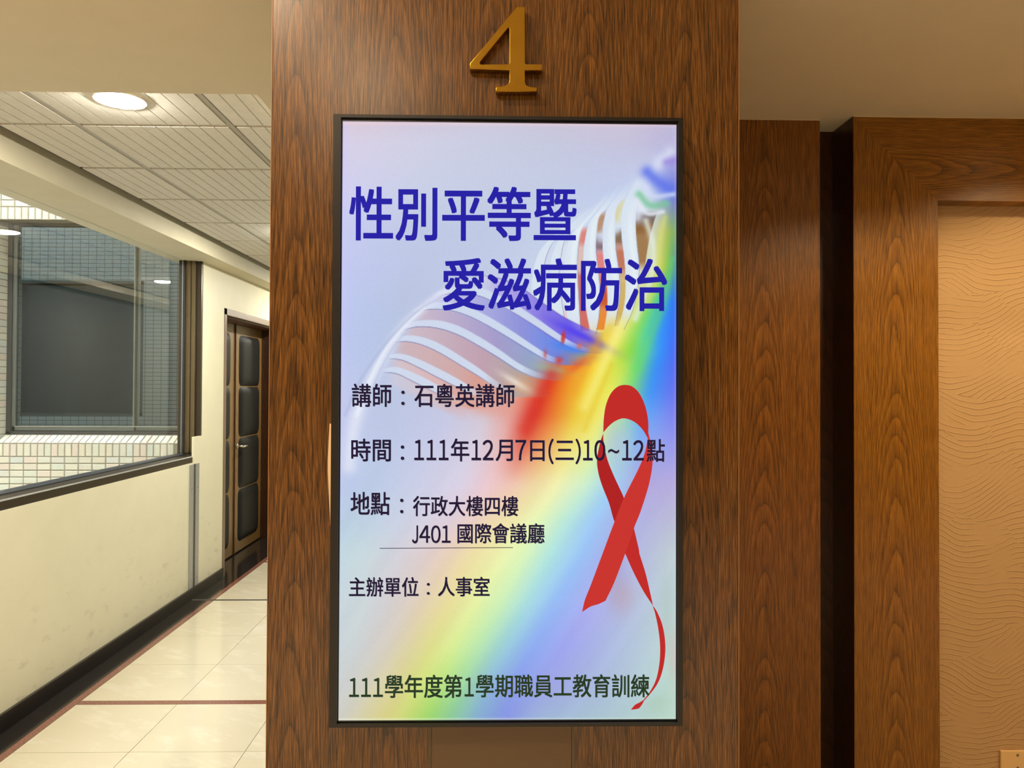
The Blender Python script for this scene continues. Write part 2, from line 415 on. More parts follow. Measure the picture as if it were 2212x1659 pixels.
# ribbed tile ceiling
tc = empty('ceiling', (-1.5, .9, 2.58)); tag(tc, 'ribbed off-white mineral tile ceiling over the corridor', kind='structure')
B(-2.05, .3, .86, 9.3, 2.64, 2.66).build('plenum_board', M_black, tc)
P_ = .606
def tile_mesh(w, nr, d):
    m = MB(); m.box(0, w, 0, d, .006, .02)
    p = w / nr
    for k in range(nr): m.box(k * p + .0017, (k + 1) * p - .0017, .011, d - .011, -.002, .0065)
    return m
full = None; part = None
for k in range(-1, 13):
    y0 = 1.485 + P_ * k + .003; d = P_ - .006
    for c in range(3):
        if c == 0: x0, w, nr = -1.978, .30, 5
        else: x0, w, nr = -1.666 - P_ + P_ * c + .012, P_ - .024, 10
        dz = 0
        if c == 2: x0 += .006; w = P_ - .03
        key = (c,)
        if c == 0:
            if part is None:
                part = tile_mesh(w, nr, d).build('ceiling_tile', M_tile); part.parent = tc; part.location = Vector((x0 + w / 2, y0 + d / 2, 2.58)) - wloc(tc)
            else: copy_at(part, (x0 + w / 2, y0 + d / 2, 2.58), tc)
        else:
            if full is None:
                full = tile_mesh(P_ - .026, 10, d).build('ceiling_tile', M_tile); full.parent = tc; full.location = Vector((x0 + w / 2, y0 + d / 2, 2.58)) - wloc(tc)
            else: copy_at(full, (x0 + w / 2, y0 + d / 2, 2.58), tc)
    B(-1.98, .0, 1.485 + P_ * k - .0105, 1.485 + P_ * k + .0105, 2.5865, 2.5925).build('grid_bar', M_grid, tc)
B(-1.666 - .012, -1.666 + .012, .9, 9.3, 2.5835, 2.60).build('grid_bar', M_grid, tc)
B(-1.06 - .012, -1.06 + .009, .9, 9.3, 2.5835, 2.60).build('grid_bar', M_grid, tc)
# shadow gap channel against the beam
ch = MB().prism([(-2.05, 2.62), (-2.05, 2.632), (-1.978, 2.612), (-1.978, 2.58), (-1.984, 2.58), (-1.984, 2.604)], 'y', .936, 9.3)
tag(ch.build('trim_2', M_gap), 'dark recessed shadow gap between the tiled ceiling and the beam', kind='structure')

# ---- corridor shell that closes the room
wr = MB().box(-.477, -.36, 1.11, 9.4, 0, 2.5)
tag(wr.build('wall_right', M_wallR), 'grey-beige corridor wall behind the wood-clad pillar', kind='structure')
tag(B(-2.6, 3.4, 9.4, 9.5, 0, 3.06).build('wall_end', M_wall), 'end wall of the corridor', kind='structure')
tag(MB().box(3.4, 3.5, -4.2, 9.5, 0, 3.06).build('wall_far_right', M_lobby), 'side wall of the lobby outside the picture', kind='structure')
tag(MB().box(-2.6, 3.5, -4.3, -4.2, 0, 3.06).build('wall_rear', M_lobby), 'rear lobby wall behind the camera', kind='structure')
# roof over everything that is indoors, so only the light well sees the sky
tag(MB().box(-2.42, 3.5, -4.3, 9.5, 3.06, 3.16).build('ceiling', M_soffit), 'concrete slab above the ceilings', kind='structure')
tag(MB().box(-2.60, -2.42, -4.3, .6, 0, 3.16).box(-2.75, -2.44, 4.60, 9.5, -.1, 3.16).build('wall_outer', M_lobby), 'outer masonry beside the light well', kind='structure')

# ---- window
GX = -2.33
win = empty('window_1', (GX, 2.4, .985)); tag(win, 'large fixed corridor window in a dark bronze frame', kind='structure')
# sill profile: tall inner face, top slope, bead, lower glazing rebate
MB().prism([(XW - .008, .986), (XW - .008, 1.026), (XW - .014, 1.031), (GX + .030, 1.034), (GX + .030, .986)], 'y', .75, 4.149).build('window_frame', M_bronze, win)
MB().prism([(XW - .0075, 1.026), (XW - .0145, 1.0315), (XW - .0135, 1.0335), (XW - .0065, 1.028)], 'y', .75, 4.10).build('frame_bead', M_bright, win)
MB().prism([(GX + .030, .986), (GX + .030, 1.040), (GX + .004, 1.046), (GX - .03, 1.046), (GX - .03, .986)], 'y', .75, 4.16).build('glazing_rebate', M_gasket, win)
# jamb at the far end: stepped profile facing the camera
MB().prism([(XW - .004, 4.19), (XW - .004, 4.215), (GX - .03, 4.215), (GX - .03, 4.150), (GX + .018, 4.150), (GX + .018, 4.166), (GX + .052, 4.166), (GX + .052, 4.178), (GX + .085, 4.178), (GX + .085, 4.19)], 'z', 1.0355, 2.479).build('window_frame', M_bronze, win)
B(GX + .0185, GX + .0505, 4.160, 4.1655, 1.05, 2.478).build('frame_inset', M_bronze2, win)
B(GX + .054, GX + .0835, 4.170, 4.1775, 1.05, 2.478).build('frame_inset', M_bronze2, win)
B(GX + .004, GX + .018, 4.140, 4.1495, 1.046, 2.478).build('window_gasket', M_gasket, win)
B(GX - .004, GX + .0035, 4.142, 4.1475, 1.046, 2.478).build('frame_bead', M_bright, win)
B(XW - .125, XW - .01, .755, .80, 1.0355, 2.478).build('window_frame', M_bronze, win)
B(GX - .002, GX + .004, .80, 4.141, 1.0465, 2.4775).build('glass_pane', M_pane, win)

# ================================================================ LIGHT WELL AND FACADE
fac = empty('tiled_facade', (-3.2, 4.35, -.5)); tag(fac, 'cream tiled building wall with a dark window seen through the corridor window', 'building')
FY = 4.35
g4 = MB()
g4.box(-6.4, -2.386, FY + .004, FY + .2, -.5, 1.098)
g4.box(-6.4, -2.386, FY + .004, FY + .2, 2.815, 6.5)
g4.box(-6.4, -3.824, FY + .004, FY + .2, 1.098, 2.815)
g4.build('facade_grout', M_mortar, fac)
bmh = B(0, .0965, -.004, .008, 0, .0455)
def bevbrick(w, h):
    m = MB(); e = .0035
    m.v = [(0, .006, 0), (w, .006, 0), (w, .006, h), (0, .006, h), (e, -.0, e), (w - e, -.0, e), (w - e, -.0, h - e), (e, -.0, h - e)]
    m.f = [(4, 5, 6, 7), (0, 1, 5, 4), (1, 2, 6, 5), (2, 3, 7, 6), (3, 0, 4, 7)]
    return m
GW = .0062
bh = bevbrick(.1035 - GW, .052 - GW); bs = bevbrick(.05175 - GW, .100 - GW)
ph = bh.build('brick', M_brick, fac); psd = bs.build('brick', M_brick, fac)
first = {'h': ph, 's': psd}; used = {'h': False, 's': False}; nb = 0
def put(kind, x, z, yo=0):
    global nb
    o = first[kind]; w = (.1035 if kind == 'h' else .05175) - GW
    loc = (x + GW / 2 + w / 2, FY - .002 + .003 + random.uniform(-.0007, .0007), z + GW / 2)
    if not used[kind]: used[kind] = True; o.location = Vector(loc) - wloc(fac); return
    copy_at(o, loc, fac); nb += 1
stuff = MB()
def stuffbrick(x, z, w, h):
    n = len(stuff.v); e = .0035; x += GW / 2; z += GW / 2; w -= GW; h -= GW; yb = FY + .004; yf = FY - .002
    stuff.v += [(x, yb, z), (x + w, yb, z), (x + w, yb, z + h), (x, yb, z + h), (x + e, yf, z + e), (x + w - e, yf, z + e), (x + w - e, yf, z + h - e), (x + e, yf, z + h - e)]
    stuff.f += [tuple(n + i for i in q) for q in ((4, 5, 6, 7), (0, 1, 5, 4), (1, 2, 6, 5), (2, 3, 7, 6), (3, 0, 4, 7))]
def vis(x, z):
    """is this spot of the facade seen past the sill and beam (from about the photograph's position, with some room)"""
    d = FY + 1.56; tx_ = x / d; tz = (z - 1.55) / d
    yg = GX / tx_; zg = 1.55 + tz * yg; zb = 1.55 + tz * (-2.05 / tx_)
    return x > -3.95 and zg > 1.0 and zb < 2.52
xs = [-3.7103 + .1035 * k for k in range(-26, 13)]
for x in xs:
    if x > -2.386 - .1035: continue
    for k in range(1, 28):
        z = 1.0003 - .052 * k
        (put('h', x, z) if vis(x + .05, z + .026) else stuffbrick(x, z, .1035, .052))
    for j in range(2):
        xx = x + j * .05175
        (put('s', xx, 1.0003) if vis(xx, 1.07) else stuffbrick(xx, 1.0003, .05175, .1))
        (put('s', xx + .0139, 2.812) if vis(xx, 2.84) else stuffbrick(xx + .0139, 2.812, .05175, .1))
    for k in range(0, 60):
        z = 2.912 + .052 * k
        (put('h', x + .0139, z) if vis(x + .05, z + .01) else stuffbrick(x + .0139, z, .1035, .052))
    if x < -3.99:
        for k in range(0, 33): stuffbrick(x, 1.1 + .052 * k, .1035, .052)
tag(stuff.build('brickwork_beyond', M_brick, fac), kind='stuff')
# sloping sill bricks
sl = MB(); e = .003; w = .05175 - GW; n_ = 1
dy, dz = .128, .066
sl.v = [(-w / 2, 0, 0), (w / 2, 0, 0), (w / 2, dy * .78, dz * .78), (-w / 2, dy * .78, dz * .78)]
sl.v += [(x, y - .003, z + .005) for x, y, z in [(-w / 2 + e, .003, .0015), (w / 2 - e, .003, .0015), (w / 2 - e, dy * .78 - e, dz * .78 - e / 2), (-w / 2 + e, dy * .78 - e, dz * .78 - e / 2)]]
sl.f = [(4, 5, 6, 7), (0, 1, 5, 4), (1, 2, 6, 5), (2, 3, 7, 6), (3, 0, 4, 7)]
sb0 = None
MB().prism([(FY + .003, 1.097), (FY + .003, 1.102), (4.485, 1.168), (4.485, 1.09)], 'x', -3.824, -2.386).build('sill_bed', M_mortar, fac)
for k in range(29):
    x = -3.8138 + .05175 * k + .0259
    if x > -2.41: break
    if sb0 is None:
        sb0 = sl.build('brick', M_brick, fac); sb0.location = Vector((x, FY + dy * .39, 1.1025)) - wloc(fac)
    else: copy_at(sb0, (x, FY + dy * .39, 1.1025), fac)
B(-3.824, -2.386, FY + .100, FY + .1015, 1.158, 1.1595).build('sill_joint', M_mortar, fac)
# left reveal, tiled
B(-3.95, -3.8245, FY + .002, 4.49, 1.10, 2.815).build('reveal_bed', M_mortar, fac)
rv0 = None
for k in range(33):
    z = 1.115 + .052 * k
    if z > 2.76: break
    if rv0 is None: rv0 = B(-3.8245, -3.8195, FY + .004, 4.478, z + GW / 2, z + .052 - GW / 2).build('brick', M_brick, fac)
    else: copy_at(rv0, (-3.822, (FY + .004 + 4.478) / 2, z + GW / 2), fac)
# dark window of the facade
def bar(parent, name, mat, *a, **k): return B(*a).build(name, mat, parent, **k)
wf = MB().box(-3.82, -3.785, 4.47, 4.55, 1.166, 2.83).box(-3.82, -2.386, 4.47, 4.55, 1.160, 1.186).box(-3.82, -2.386, 4.47, 4.55, 2.80, 2.83).box(-2.455, -2.386, 4.478, 4.55, 1.166, 2.83)
wf = wf.build('window_frame', M_alu_dk, fac, bevel=.002)
sash1 = MB().box(-3.785, -3.757, 4.485, 4.52, 1.19, 2.80).box(-3.785, -2.835, 4.485, 4.52, 1.19, 1.226).box(-2.846, -2.835, 4.487, 4.52, 1.19, 2.80)
sash1 = sash1.build('sliding_sash', M_alu, fac, bevel=.003)
B(-3.757, -2.846, 4.500, 4.503, 1.226, 2.80).build('glass_pane', M_dmesh, sash1)
B(-2.8455, -2.8435, 4.484, 4.4865, 1.226, 2.80).build('sash_bead', M_lightfr, sash1)
sash2 = MB().box(-2.835, -2.808, 4.515, 4.535, 1.19, 2.80).box(-2.835, -2.455, 4.50, 4.535, 1.19, 1.226).box(-2.482, -2.455, 4.50, 4.535, 1.19, 2.80)
sash2 = sash2.build('sliding_sash', M_alu, fac, bevel=.003)
B(-2.808, -2.482, 4.514, 4.5145, 1.226, 2.80).build('glass_pane', M_dglass, sash2)
B(-3.757, -2.455, 4.480, 4.4835, 1.222, 1.227).build('frame_bead', M_lightfr, wf)
B(-3.83, -2.44, 4.56, 4.58, 1.1, 2.9).build('dark_room_beyond', M_black, fac)
# opposite and side facades of the light well, mirrored in the dark glass
well = MB()
well.box(-6.5, -2.61, .42, .60, -.5, 1.15).box(-6.5, -2.61, .42, .60, 2.9, 6.5).box(-4.58, -2.61, .42, .60, 1.15, 2.9).box(-6.5, -6.2, .42, .60, 1.15, 2.9)
opp = well.build('opposite_facade', M_bw_x); tag(opp, 'cream tiled wall of the light well facing the dark window', 'building')
B(-6.2, -4.58, .45, .47, 1.15, 2.9).build('glass_pane', M_dglass, opp)
B(-4.62, -4.58, .56, .601, 1.15, 2.9).build('window_frame', M_alu, opp); B(-6.2, -4.58, .56, .601, 2.86, 2.9).build('window_frame', M_alu, opp); B(-6.2, -4.58, .56, .601, 1.15, 1.19).build('window_frame', M_alu, opp)
side = MB().box(-6.7, -6.505, .61, 4.34, -.49, 6.5)
tag(B(-2.6, -2.435, .61, 4.34, 3.17, 6.5).build('wall_upper', M_bw_y), 'tiled wall above the corridor window outside', kind='structure')
tag(side.build('side_facade', M_bw_y), 'tiled side wall of the light well', 'building')
tag(B(-6.7, -2.435, .42, 4.6, -.62, -.505).build('light_well_floor', M_mortar), 'grey bottom of the light well', kind='structure')

# ================================================================ DOOR
door = empty('door_1', (-2.3, 5.47, 0)); tag(door, 'oak double door with black padded leather panels set in a recess', kind='structure')
fr = MB().box(-2.46, XW + .004, 4.661, 4.714, 0, 2.177).box(-2.46, XW + .004, 4.661, 6.335, 2.125, 2.177).box(-2.46, XW + .004, 6.282, 6.335, 0, 2.177)
fr.build('door_frame', M_casing, door, bevel=.002)
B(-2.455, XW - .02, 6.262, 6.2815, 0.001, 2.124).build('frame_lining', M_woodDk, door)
B(-2.455, XW - .03, 4.715, 6.28, 2.112, 2.124).build('frame_lining', M_stopred, door)
DX = -2.39
def pad_mesh(w, h, t=.022, round_side=0):
    """upholstered leather cushion, domed, rounded corners; lies in the YZ plane, +X outwards"""
    n = 14; V = []; F = []; r = .055
    for i in range(n + 1):
        for j in range(n + 1):
            a = -1 + 2 * i / n; b = -1 + 2 * j / n
            yy = a * w / 2; zz = b * h / 2
            # pull the corners in to round them
            cy, cz = w / 2 - r, h / 2 - r
            if abs(yy) > cy and abs(zz) > cz:
                dy_, dz_ = abs(yy) - cy, abs(zz) - cz; m = max(dy_, dz_); q = math.hypot(dy_, dz_)
                if q > 0: dy_, dz_ = dy_ * m / q, dz_ * m / q
                yy = math.copysign(cy + dy_, yy); zz = math.copysign(cz + dz_, zz)
            ey = (1 - abs(a) ** 6) ** .5; ez = (1 - abs(b) ** 8) ** .5
            V.append((t * ey * ez, yy, zz))
            if i < n and j < n: k = i * (n + 1) + j; F.append((k, k + n + 1, k + n + 2, k + 1))
    m = MB(); m.v = V; m.f = F
    return m
pads_z = [(.10, .585), (.59, 1.062), (1.068, 1.538), (1.543, 2.02)]
def leaf(y0, y1, handle):
    lf = B(DX - .04, DX, y0, y1, .012, 2.11).build('door_leaf', M_doorwood, door, bevel=.002)
    m0 = (y0 + .086 if handle else y0 + .095); m1 = (y1 - .085 if handle else y1 - .125)
    for (a, b) in pads_z:
        pm = pad_mesh(m1 - m0, b - a - .004).mesh('leather_pad')
        pm.transform(Matrix.Translation(Vector((DX + .001, (m0 + m1) / 2, (a + b) / 2))))
        link('leather_pad', pm, M_leather, lf, smooth=True)
    if handle:
        me = bpy.data.meshes.new('door_handle'); bm = bmesh.new()
        bmesh.ops.create_cone(bm, cap_ends=True, segments=20, radius1=.024, radius2=.022, depth=.01, matrix=Matrix.Translation((DX + .006, y0 + .045, .99)) @ Matrix.Rotation(math.pi / 2, 4, 'Y'))
        bmesh.ops.create_cone(bm, cap_ends=True, segments=14, radius1=.009, radius2=.009, depth=.05, matrix=Matrix.Translation((DX + .03, y0 + .045, .99)) @ Matrix.Rotation(math.pi / 2, 4, 'Y'))
        bmesh.ops.create_cone(bm, cap_ends=True, segments=14, radius1=.010, radius2=.008, depth=.12, matrix=Matrix.Translation((DX + .055, y0 + .10, .985)) @ Matrix.Rotation(math.pi / 2, 4, 'X'))
        bm.to_mesh(me); bm.free(); o = link('door_handle', me, M_chrome, lf, smooth=True); tag(o, 'satin nickel lever handle')
    return lf
leaf(4.716, 5.458, False); leaf(5.492, 6.258, True)
B(DX - .035, DX - .012, 5.44, 5.51, .012, 2.11).build('meeting_stile', M_stopred, door)
B(DX - .05, DX + .012, 5.459, 5.468, .012, 2.11).build('astragal', M_stopred, door)
B(-2.58, -2.50, 4.6, 6.4, 0, 2.3).build('dark_backing', M_black, door)

# ================================================================ PILLAR
pil = empty('pillar', (.02, .5, 0)); tag(pil, 'square pillar clad in walnut veneer carrying the lit screen', 'pillar')
B(-.4752, .513, .05, .062, 0, 3.06).build('front_veneer', M_wood, pil, bevel=.0008, seg=1)
B(-.4755, -.464, .0622, 1.11, 0, 2.4995).build('side_veneer', M_wood, pil)
B(.5005, .5135, .0622, 1.105, 0, 2.4995).build('side_veneer', M_wood, pil)
B(-.463, .5, .0625, 1.1, 0, 2.4995).build('pillar_core', M_lobby, pil)
tag(B(.5137, .5153, .0497, .064, 0, 2.999).build('edge_strip', plain('lit_edge_band', (176, 128, 84), .4), pil), 'pale edge strip with the lit edge put into its colour')  # highlight along the pillar edge, painted in as a pale strip
tag(B(-.477, -.4755, .0497, .064, 0, 2.999).build('edge_strip', plain('lit_edge_band', (176, 128, 84), .4), pil), 'pale edge strip with the lit edge put into its colour')  # same painted edge highlight on the left
cv = B(-.1315, .1600, .042, .0498, 0.02, .90).build('cable_cover', M_cover, bevel=.0008); tag(cv, 'dull brown flat cable cover panel under the screen on the pillar', 'panel')
B(-.1392, -.1322, .0445, .0498, .02, .90).build('edge_trim', M_coverE, cv); B(.1607, .1668, .0445, .0498, .02, .90).build('edge_trim', M_coverE, cv)

# numeral 4
outer = [(0.0391, 2.3454), (0.0559, 2.3454), (0.0567, 2.2290), (0.0571, 2.2260), (0.0592, 2.2249), (0.0922, 2.2249), (0.0922, 2.2119), (0.0567, 2.2115), (0.0565, 2.1903), (0.0568, 2.1860), (0.0588, 2.1815), (0.0630, 2.1786), (0.0700, 2.1768), (0.0818, 2.1761), (0.0819, 2.1674), (-0.0038, 2.1664), (-0.0039, 2.1769), (0.0080, 2.1777), (0.0150, 2.1790), (0.0209, 2.1822), (0.0236, 2.1862), (0.0243, 2.1899), (0.0242, 2.2117), (-0.0583, 2.2135), (-0.0583, 2.2248)]
inner = [(0.0239, 2.3005), (0.0242, 2.2280), (0.0237, 2.2256), (0.0221, 2.2245), (-0.0343, 2.2230), (-0.0370, 2.2238), (-0.0376, 2.2257), (-0.0367, 2.2285), (0.0205, 2.3000), (0.0222, 2.3016)]
cu = bpy.data.curves.new('numeral', 'CURVE'); cu.dimensions = '2D'; cu.fill_mode = 'BOTH'; cu.extrude = .0095; cu.bevel_depth = .0013; cu.bevel_resolution = 3; cu.offset = -.0011
for pts in (outer, inner):
    sp = cu.splines.new('POLY'); sp.points.add(len(pts) - 1); sp.use_cyclic_u = True
    for q, (x, z) in zip(sp.points, pts): q.co = (x, z, 0, 1)
to = bpy.data.objects.new('tmp', cu); COL.objects.link(to)
dg = bpy.context.evaluated_depsgraph_get(); nm = bpy.data.meshes.new_from_object(to.evaluated_get(dg)); bpy.data.objects.remove(to)
nm.transform(Matrix(((1, 0, 0, 0), (0, 0, -1, .0372), (0, 1, 0, 0), (0, 0, 0, 1))))
nm.materials.clear()
num = link('numeral_four', nm, M_gold); tag(num, 'polished gold number 4 mounted on the pillar above the screen', 'sign')

# paper tucked behind the screen
pv = []; pf = []
nzp = 24; nxp = 8
for j in range(nzp + 1):
    tt = j / nzp; z = 1.2547 + (1.4718 - 1.2547) * tt
    xo = np.interp(z, [1.2547, 1.3139, 1.3713, 1.40, 1.4718], [-.3427, -.346, -.3493, -.3495, -.3462])
    for i in range(nxp + 1):
        a = i / nxp * math.pi * .75
        pv.append((xo + .012 * (1 - math.cos(a)) * 1.6, .034 - .016 * math.sin(a) * (1 - .35 * (tt > .8) * (tt - .8) / .2), z))
for j in range(nzp):
    for i in range(nxp):
        k = j * (nxp + 1) + i; pf.append((k, k + 1, k + nxp + 2, k + nxp + 1))
pm = MB(); pm.v = pv; pm.f = pf; pap = pm.build('paper_sheet', M_paper, smooth=True); tag(pap, 'curled cream paper sheet tucked behind the left edge of the screen', 'paper')
sol = pap.modifiers.new('thickness', 'SOLIDIFY'); sol.thickness = .0006
ring = MB()
for k in range(16):
    a0, a1 = 2 * math.pi * k / 16, 2 * math.pi * (k + 1) / 16
    c = (-.3418, .0162, 1.2668)
    ring.face([(c[0] + .0011 * math.cos(a0), c[1], c[2] + .0036 * math.sin(a0)), (c[0] + .0011 * math.cos(a1), c[1], c[2] + .0036 * math.sin(a1)), (c[0] + .0018 * math.cos(a1), c[1], c[2] + .0046 * math.sin(a1)), (c[0] + .0018 * math.cos(a0), c[1], c[2] + .0046 * math.sin(a0))])
tag(ring.build('printed_mark', M_redmark, pap), 'small red printed mark')

# ================================================================ RIGHT SIDE
pa = B(.49, 1.1419, 1.11, 1.25, 0, 2.497).build('wood_panel', M_woodA, bevel=.001); tag(pa, 'tall flat wood veneer panel just right of the pillar', 'panel')
B(.49, 1.1415, 1.109, 1.112, 2.4972, 2.4998).build('top_bead', plain('ceiling_bead', (206, 190, 160), .6), pa)
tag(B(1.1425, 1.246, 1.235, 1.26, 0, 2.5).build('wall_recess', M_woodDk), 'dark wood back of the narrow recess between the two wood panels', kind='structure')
bfr = empty('panel_frame', (1.9, 1.1, 0)); tag(bfr, 'wide wood veneer frame with mitred corner around the textured plaster', 'frame')
x0, x1, zt, zb, y0 = 1.2430, 1.5405, 2.497, 2.207, 1.07
x2 = 2.75
MB().prism([(x0, 0), (x1, 0), (x1, zb - .0003), (x0, zt - .0003)], 'y', y0, 1.25).build('stile', M_woodB, bfr)
B(x0 - .0012, x0 - .0001, y0 + .0005, 1.2345, 0, zt - .0005).build('side_veneer', M_woodSideShade, bfr)  # thin sheet that paints the unlit side of the stile dark
MB().prism([(x1 + .0003, zb), (x0 + .0003, zt), (x2 + .30 - .0003, zt), (x2 - .0003, zb)], 'y', y0, 1.25).build('top_rail', M_woodBr, bfr)
MB().prism([(x2, 0), (x2 + .30, 0), (x2 + .30, zt - .0003), (x2, zb - .0003)], 'y', y0, 1.25).build('stile', M_woodB, bfr)
MB().box(x0, x2 + .3, y0 - .001, y0 + .002, 2.4972, 2.4998).build('top_bead', plain('ceiling_bead', (206, 190, 160), .6), bfr)
tag(B(x1 - .02, x2 + .02, 1.150, 1.24, 0, 2.25).build('wall_back', M_plaster), 'tan combed wave-pattern plaster wall inside the wood frame', kind='structure')
tag(MB().box(x2 + .3, 3.4, 1.2, 1.3, 0, 2.5).build('wall_corner', M_lobby), 'plain wall beside the wood frame', kind='structure')
op = empty('wall_plate', (1.862, 1.15, .14)); tag(op, 'cream blank wall plate low on the textured plaster wall', 'wall plate')
B(1.8011, 1.922, 1.140, 1.1498, .185, .2605).build('cover_plate', M_plate, op, bevel=.003, seg=3)
hs = MB()
for zz_ in (.200, .245): hs.box(1.8575, 1.8655, 1.1385, 1.1402, zz_ - .004, zz_ + .004)
hs.build('plate_screws', M_screw, op, bevel=.001)

# ================================================================ METAL JOINT COVER AND LIGHTS
jc = empty('joint_cover', (XW, 4.07, .08)); tag(jc, 'vertical steel expansion joint cover strip below the window corner', 'joint cover')
B(XW + .0005, XW + .0065, 3.985, 4.052, .0825, .975).build('flange', M_steel, jc, bevel=.001)
B(XW + .0005, XW + .0065, 4.092, 4.156, .0825, .975).build('flange', M_steel, jc, bevel=.001)
B(XW + .0002, XW + .003, 4.052, 4.092, .0825, .975).build('rubber_seal', M_steel_dk, jc)
for (yy, zz) in ((4.02, .80), (4.125, .80), (4.02, .14), (4.125, .14)):
    me = bpy.data.meshes.new('screw'); bm = bmesh.new()
    bmesh.ops.create_cone(bm, cap_ends=True, segments=10, radius1=.004, radius2=.003, depth=.003, matrix=Matrix.Translation((XW + .0075, yy, zz)) @ Matrix.Rotation(math.pi / 2, 4, 'Y'))
    bm.to_mesh(me); bm.free(); link('screw', me, M_screw, jc)

def disc(cx, cy, z, r0, r1, n=40, name='x', up=.006):
    m = MB()
    for k in range(n):
        a, b = 2 * math.pi * k / n, 2 * math.pi * (k + 1) / n
        if r0 == 0: m.face([(cx, cy, z), (cx + r1 * math.cos(b), cy + r1 * math.sin(b), z), (cx + r1 * math.cos(a), cy + r1 * math.sin(a), z)])
        else:
            for za, ra, zb_, rb in ((z + up, r1, z, r1 - .002), (z, r1 - .002, z, r0), (z, r0, z + up, r0 - .001)):
                m.face([(cx + ra * math.cos(a), cy + ra * math.sin(a), za), (cx + ra * math.cos(b), cy + ra * math.sin(b), za), (cx + rb * math.cos(b), cy + rb * math.sin(b), zb_), (cx + rb * math.cos(a), cy + rb * math.sin(a), zb_)])
    return m
def downlight(x, y, z, glow, label, group, r=.08):
    o = empty('ceiling_light', (x, y, z)); tag(o, label, 'ceiling light', group)
    disc(x, y, z - .004, r, r + .009, up=.010).build('trim_ring', M_lampring, o)
    if glow is M_lampglow:
        m = MB(); R_ = 5; n = 32
        m.v = [(x, y, z - .016)] + [(x + r * .985 * math.sin(a * math.pi / 2 / R_) * math.cos(2 * math.pi * k / n), y + r * .985 * math.sin(a * math.pi / 2 / R_) * math.sin(2 * math.pi * k / n), z - .001 - .015 * math.cos(a * math.pi / 2 / R_)) for a in range(1, R_ + 1) for k in range(n)]
        m.f = [(0, 1 + k, 1 + (k + 1) % n) for k in range(n)] + [(1 + a * n + k, 1 + (a + 1) * n + k, 1 + (a + 1) * n + (k + 1) % n, 1 + a * n + (k + 1) % n) for a in range(R_ - 1) for k in range(n)]
        m.build('diffuser', glow, o, smooth=True)
    else: disc(x, y, z - .0015, 0, r).build('diffuser', glow, o)
labs = ['round white recessed downlight at the near edge of the tiled ceiling', 'second round downlight along the tiled corridor ceiling', 'third round downlight along the tiled corridor ceiling', 'farthest round downlight near the corridor end']
for i, (x, y) in enumerate(CORR): downlight(x, y, 2.577, M_lampglow, labs[i], 'corridor downlights')
for i, (x, y) in enumerate(LOBBY): downlight(x, y, 2.9985, M_lobbyglow, 'warm lobby downlight behind the camera, ' + ('front left', 'front centre', 'rear left', 'rear centre', 'unseen fill added for the lower plaster')[i], 'lobby downlights', .055)
for x, y in RIGHT: downlight(x, y, 2.4985, M_lobbyglow, ('warm downlight in the low ceiling over the textured plaster wall' if x > 1.5 else 'warm downlight in the low ceiling before the tall wood panel'), 'niche downlights', .05)

# ================================================================ SCREEN
tv = empty('display_screen', (.0262, .02, .8635)); tag(tv, 'tall portrait digital screen in a slim black frame showing a lecture poster', 'screen')
SX0, SX1, SZ0, SZ1 = .0262 - .3425, .0262 + .3425, 1.48223 - .6089, 1.48223 + .6089
ox0, ox1, oz0, oz1 = -.3335, .3808, .8632, 2.1022
bz = MB()
yb, yf = -.0105, .006
# four mitred bezel bars
def frame4(m, a, b, ya, yb_):
    (X0, X1, Z0, Z1), (x0_, x1_, z0_, z1_) = a, b
    for q in ([(X0, Z0), (X0, Z1), (x0_, z1_), (x0_, z0_)], [(X1, Z0), (X1, Z1), (x1_, z1_), (x1_, z0_)], [(X0, Z1), (X1, Z1), (x1_, z1_), (x0_, z1_)], [(X0, Z0), (X1, Z0), (x1_, z0_), (x0_, z0_)]):
        m.prism(q, 'y', ya, yb_)
    return m
inn = (SX0 - .0018, SX1 + .0018, SZ0 - .003, SZ1 + .0048)
bzo = frame4(MB(), (ox0, ox1, oz0, oz1), inn, yb, yf).build('bezel', M_tv, tv)
frame4(MB(), (ox0 + .002, ox1 - .002, oz0 + .002, oz1 - .002), (SX0 - .0002, SX1 + .0002, SZ0 - .0002, SZ1 + .0002), -.0035, .0055).build('inner_lip', M_tvin, tv)
B(ox0 + .004, ox1 - .004, .0062, .030, oz0 + .004, oz1 - .004).build('back_housing', M_tv, tv)
B(-.2, .25, .0302, .0495, 1.2, 1.8).build('wall_bracket', M_tv, tv)

# screen-local art space: u 0..723 across, v 0..1288 down (measured from the photographed screen corners)
TL, TR, BR, BL = (738, 264), (1461, 268.5), (1460.5, 1553), (733, 1555.5)
def art(px, py):
    """pixel on the photographed screen -> metric (x, z) on the flat screen"""
    s = (px - 736) / 724.; t = (py - 266) / 1288.
    for _ in range(6):
        X = (1 - t) * ((1 - s) * TL[0] + s * TR[0]) + t * ((1 - s) * BL[0] + s * BR[0])
        Y = (1 - t) * ((1 - s) * TL[1] + s * TR[1]) + t * ((1 - s) * BL[1] + s * BR[1])
        s += (px - X) / 725.; t += (py - Y) / 1288.
    return SX0 + s * (SX1 - SX0), SZ1 - t * (SZ1 - SZ0)
NU, NV = 440, 780
sg, tg = np.meshgrid(np.linspace(0, 1, NU + 1), np.linspace(0, 1, NV + 1))
PX = (1 - tg) * ((1 - sg) * TL[0] + sg * TR[0]) + tg * ((1 - sg) * BL[0] + sg * BR[0])
PY = (1 - tg) * ((1 - sg) * TL[1] + sg * TR[1]) + tg * ((1 - sg) * BL[1] + sg * BR[1])
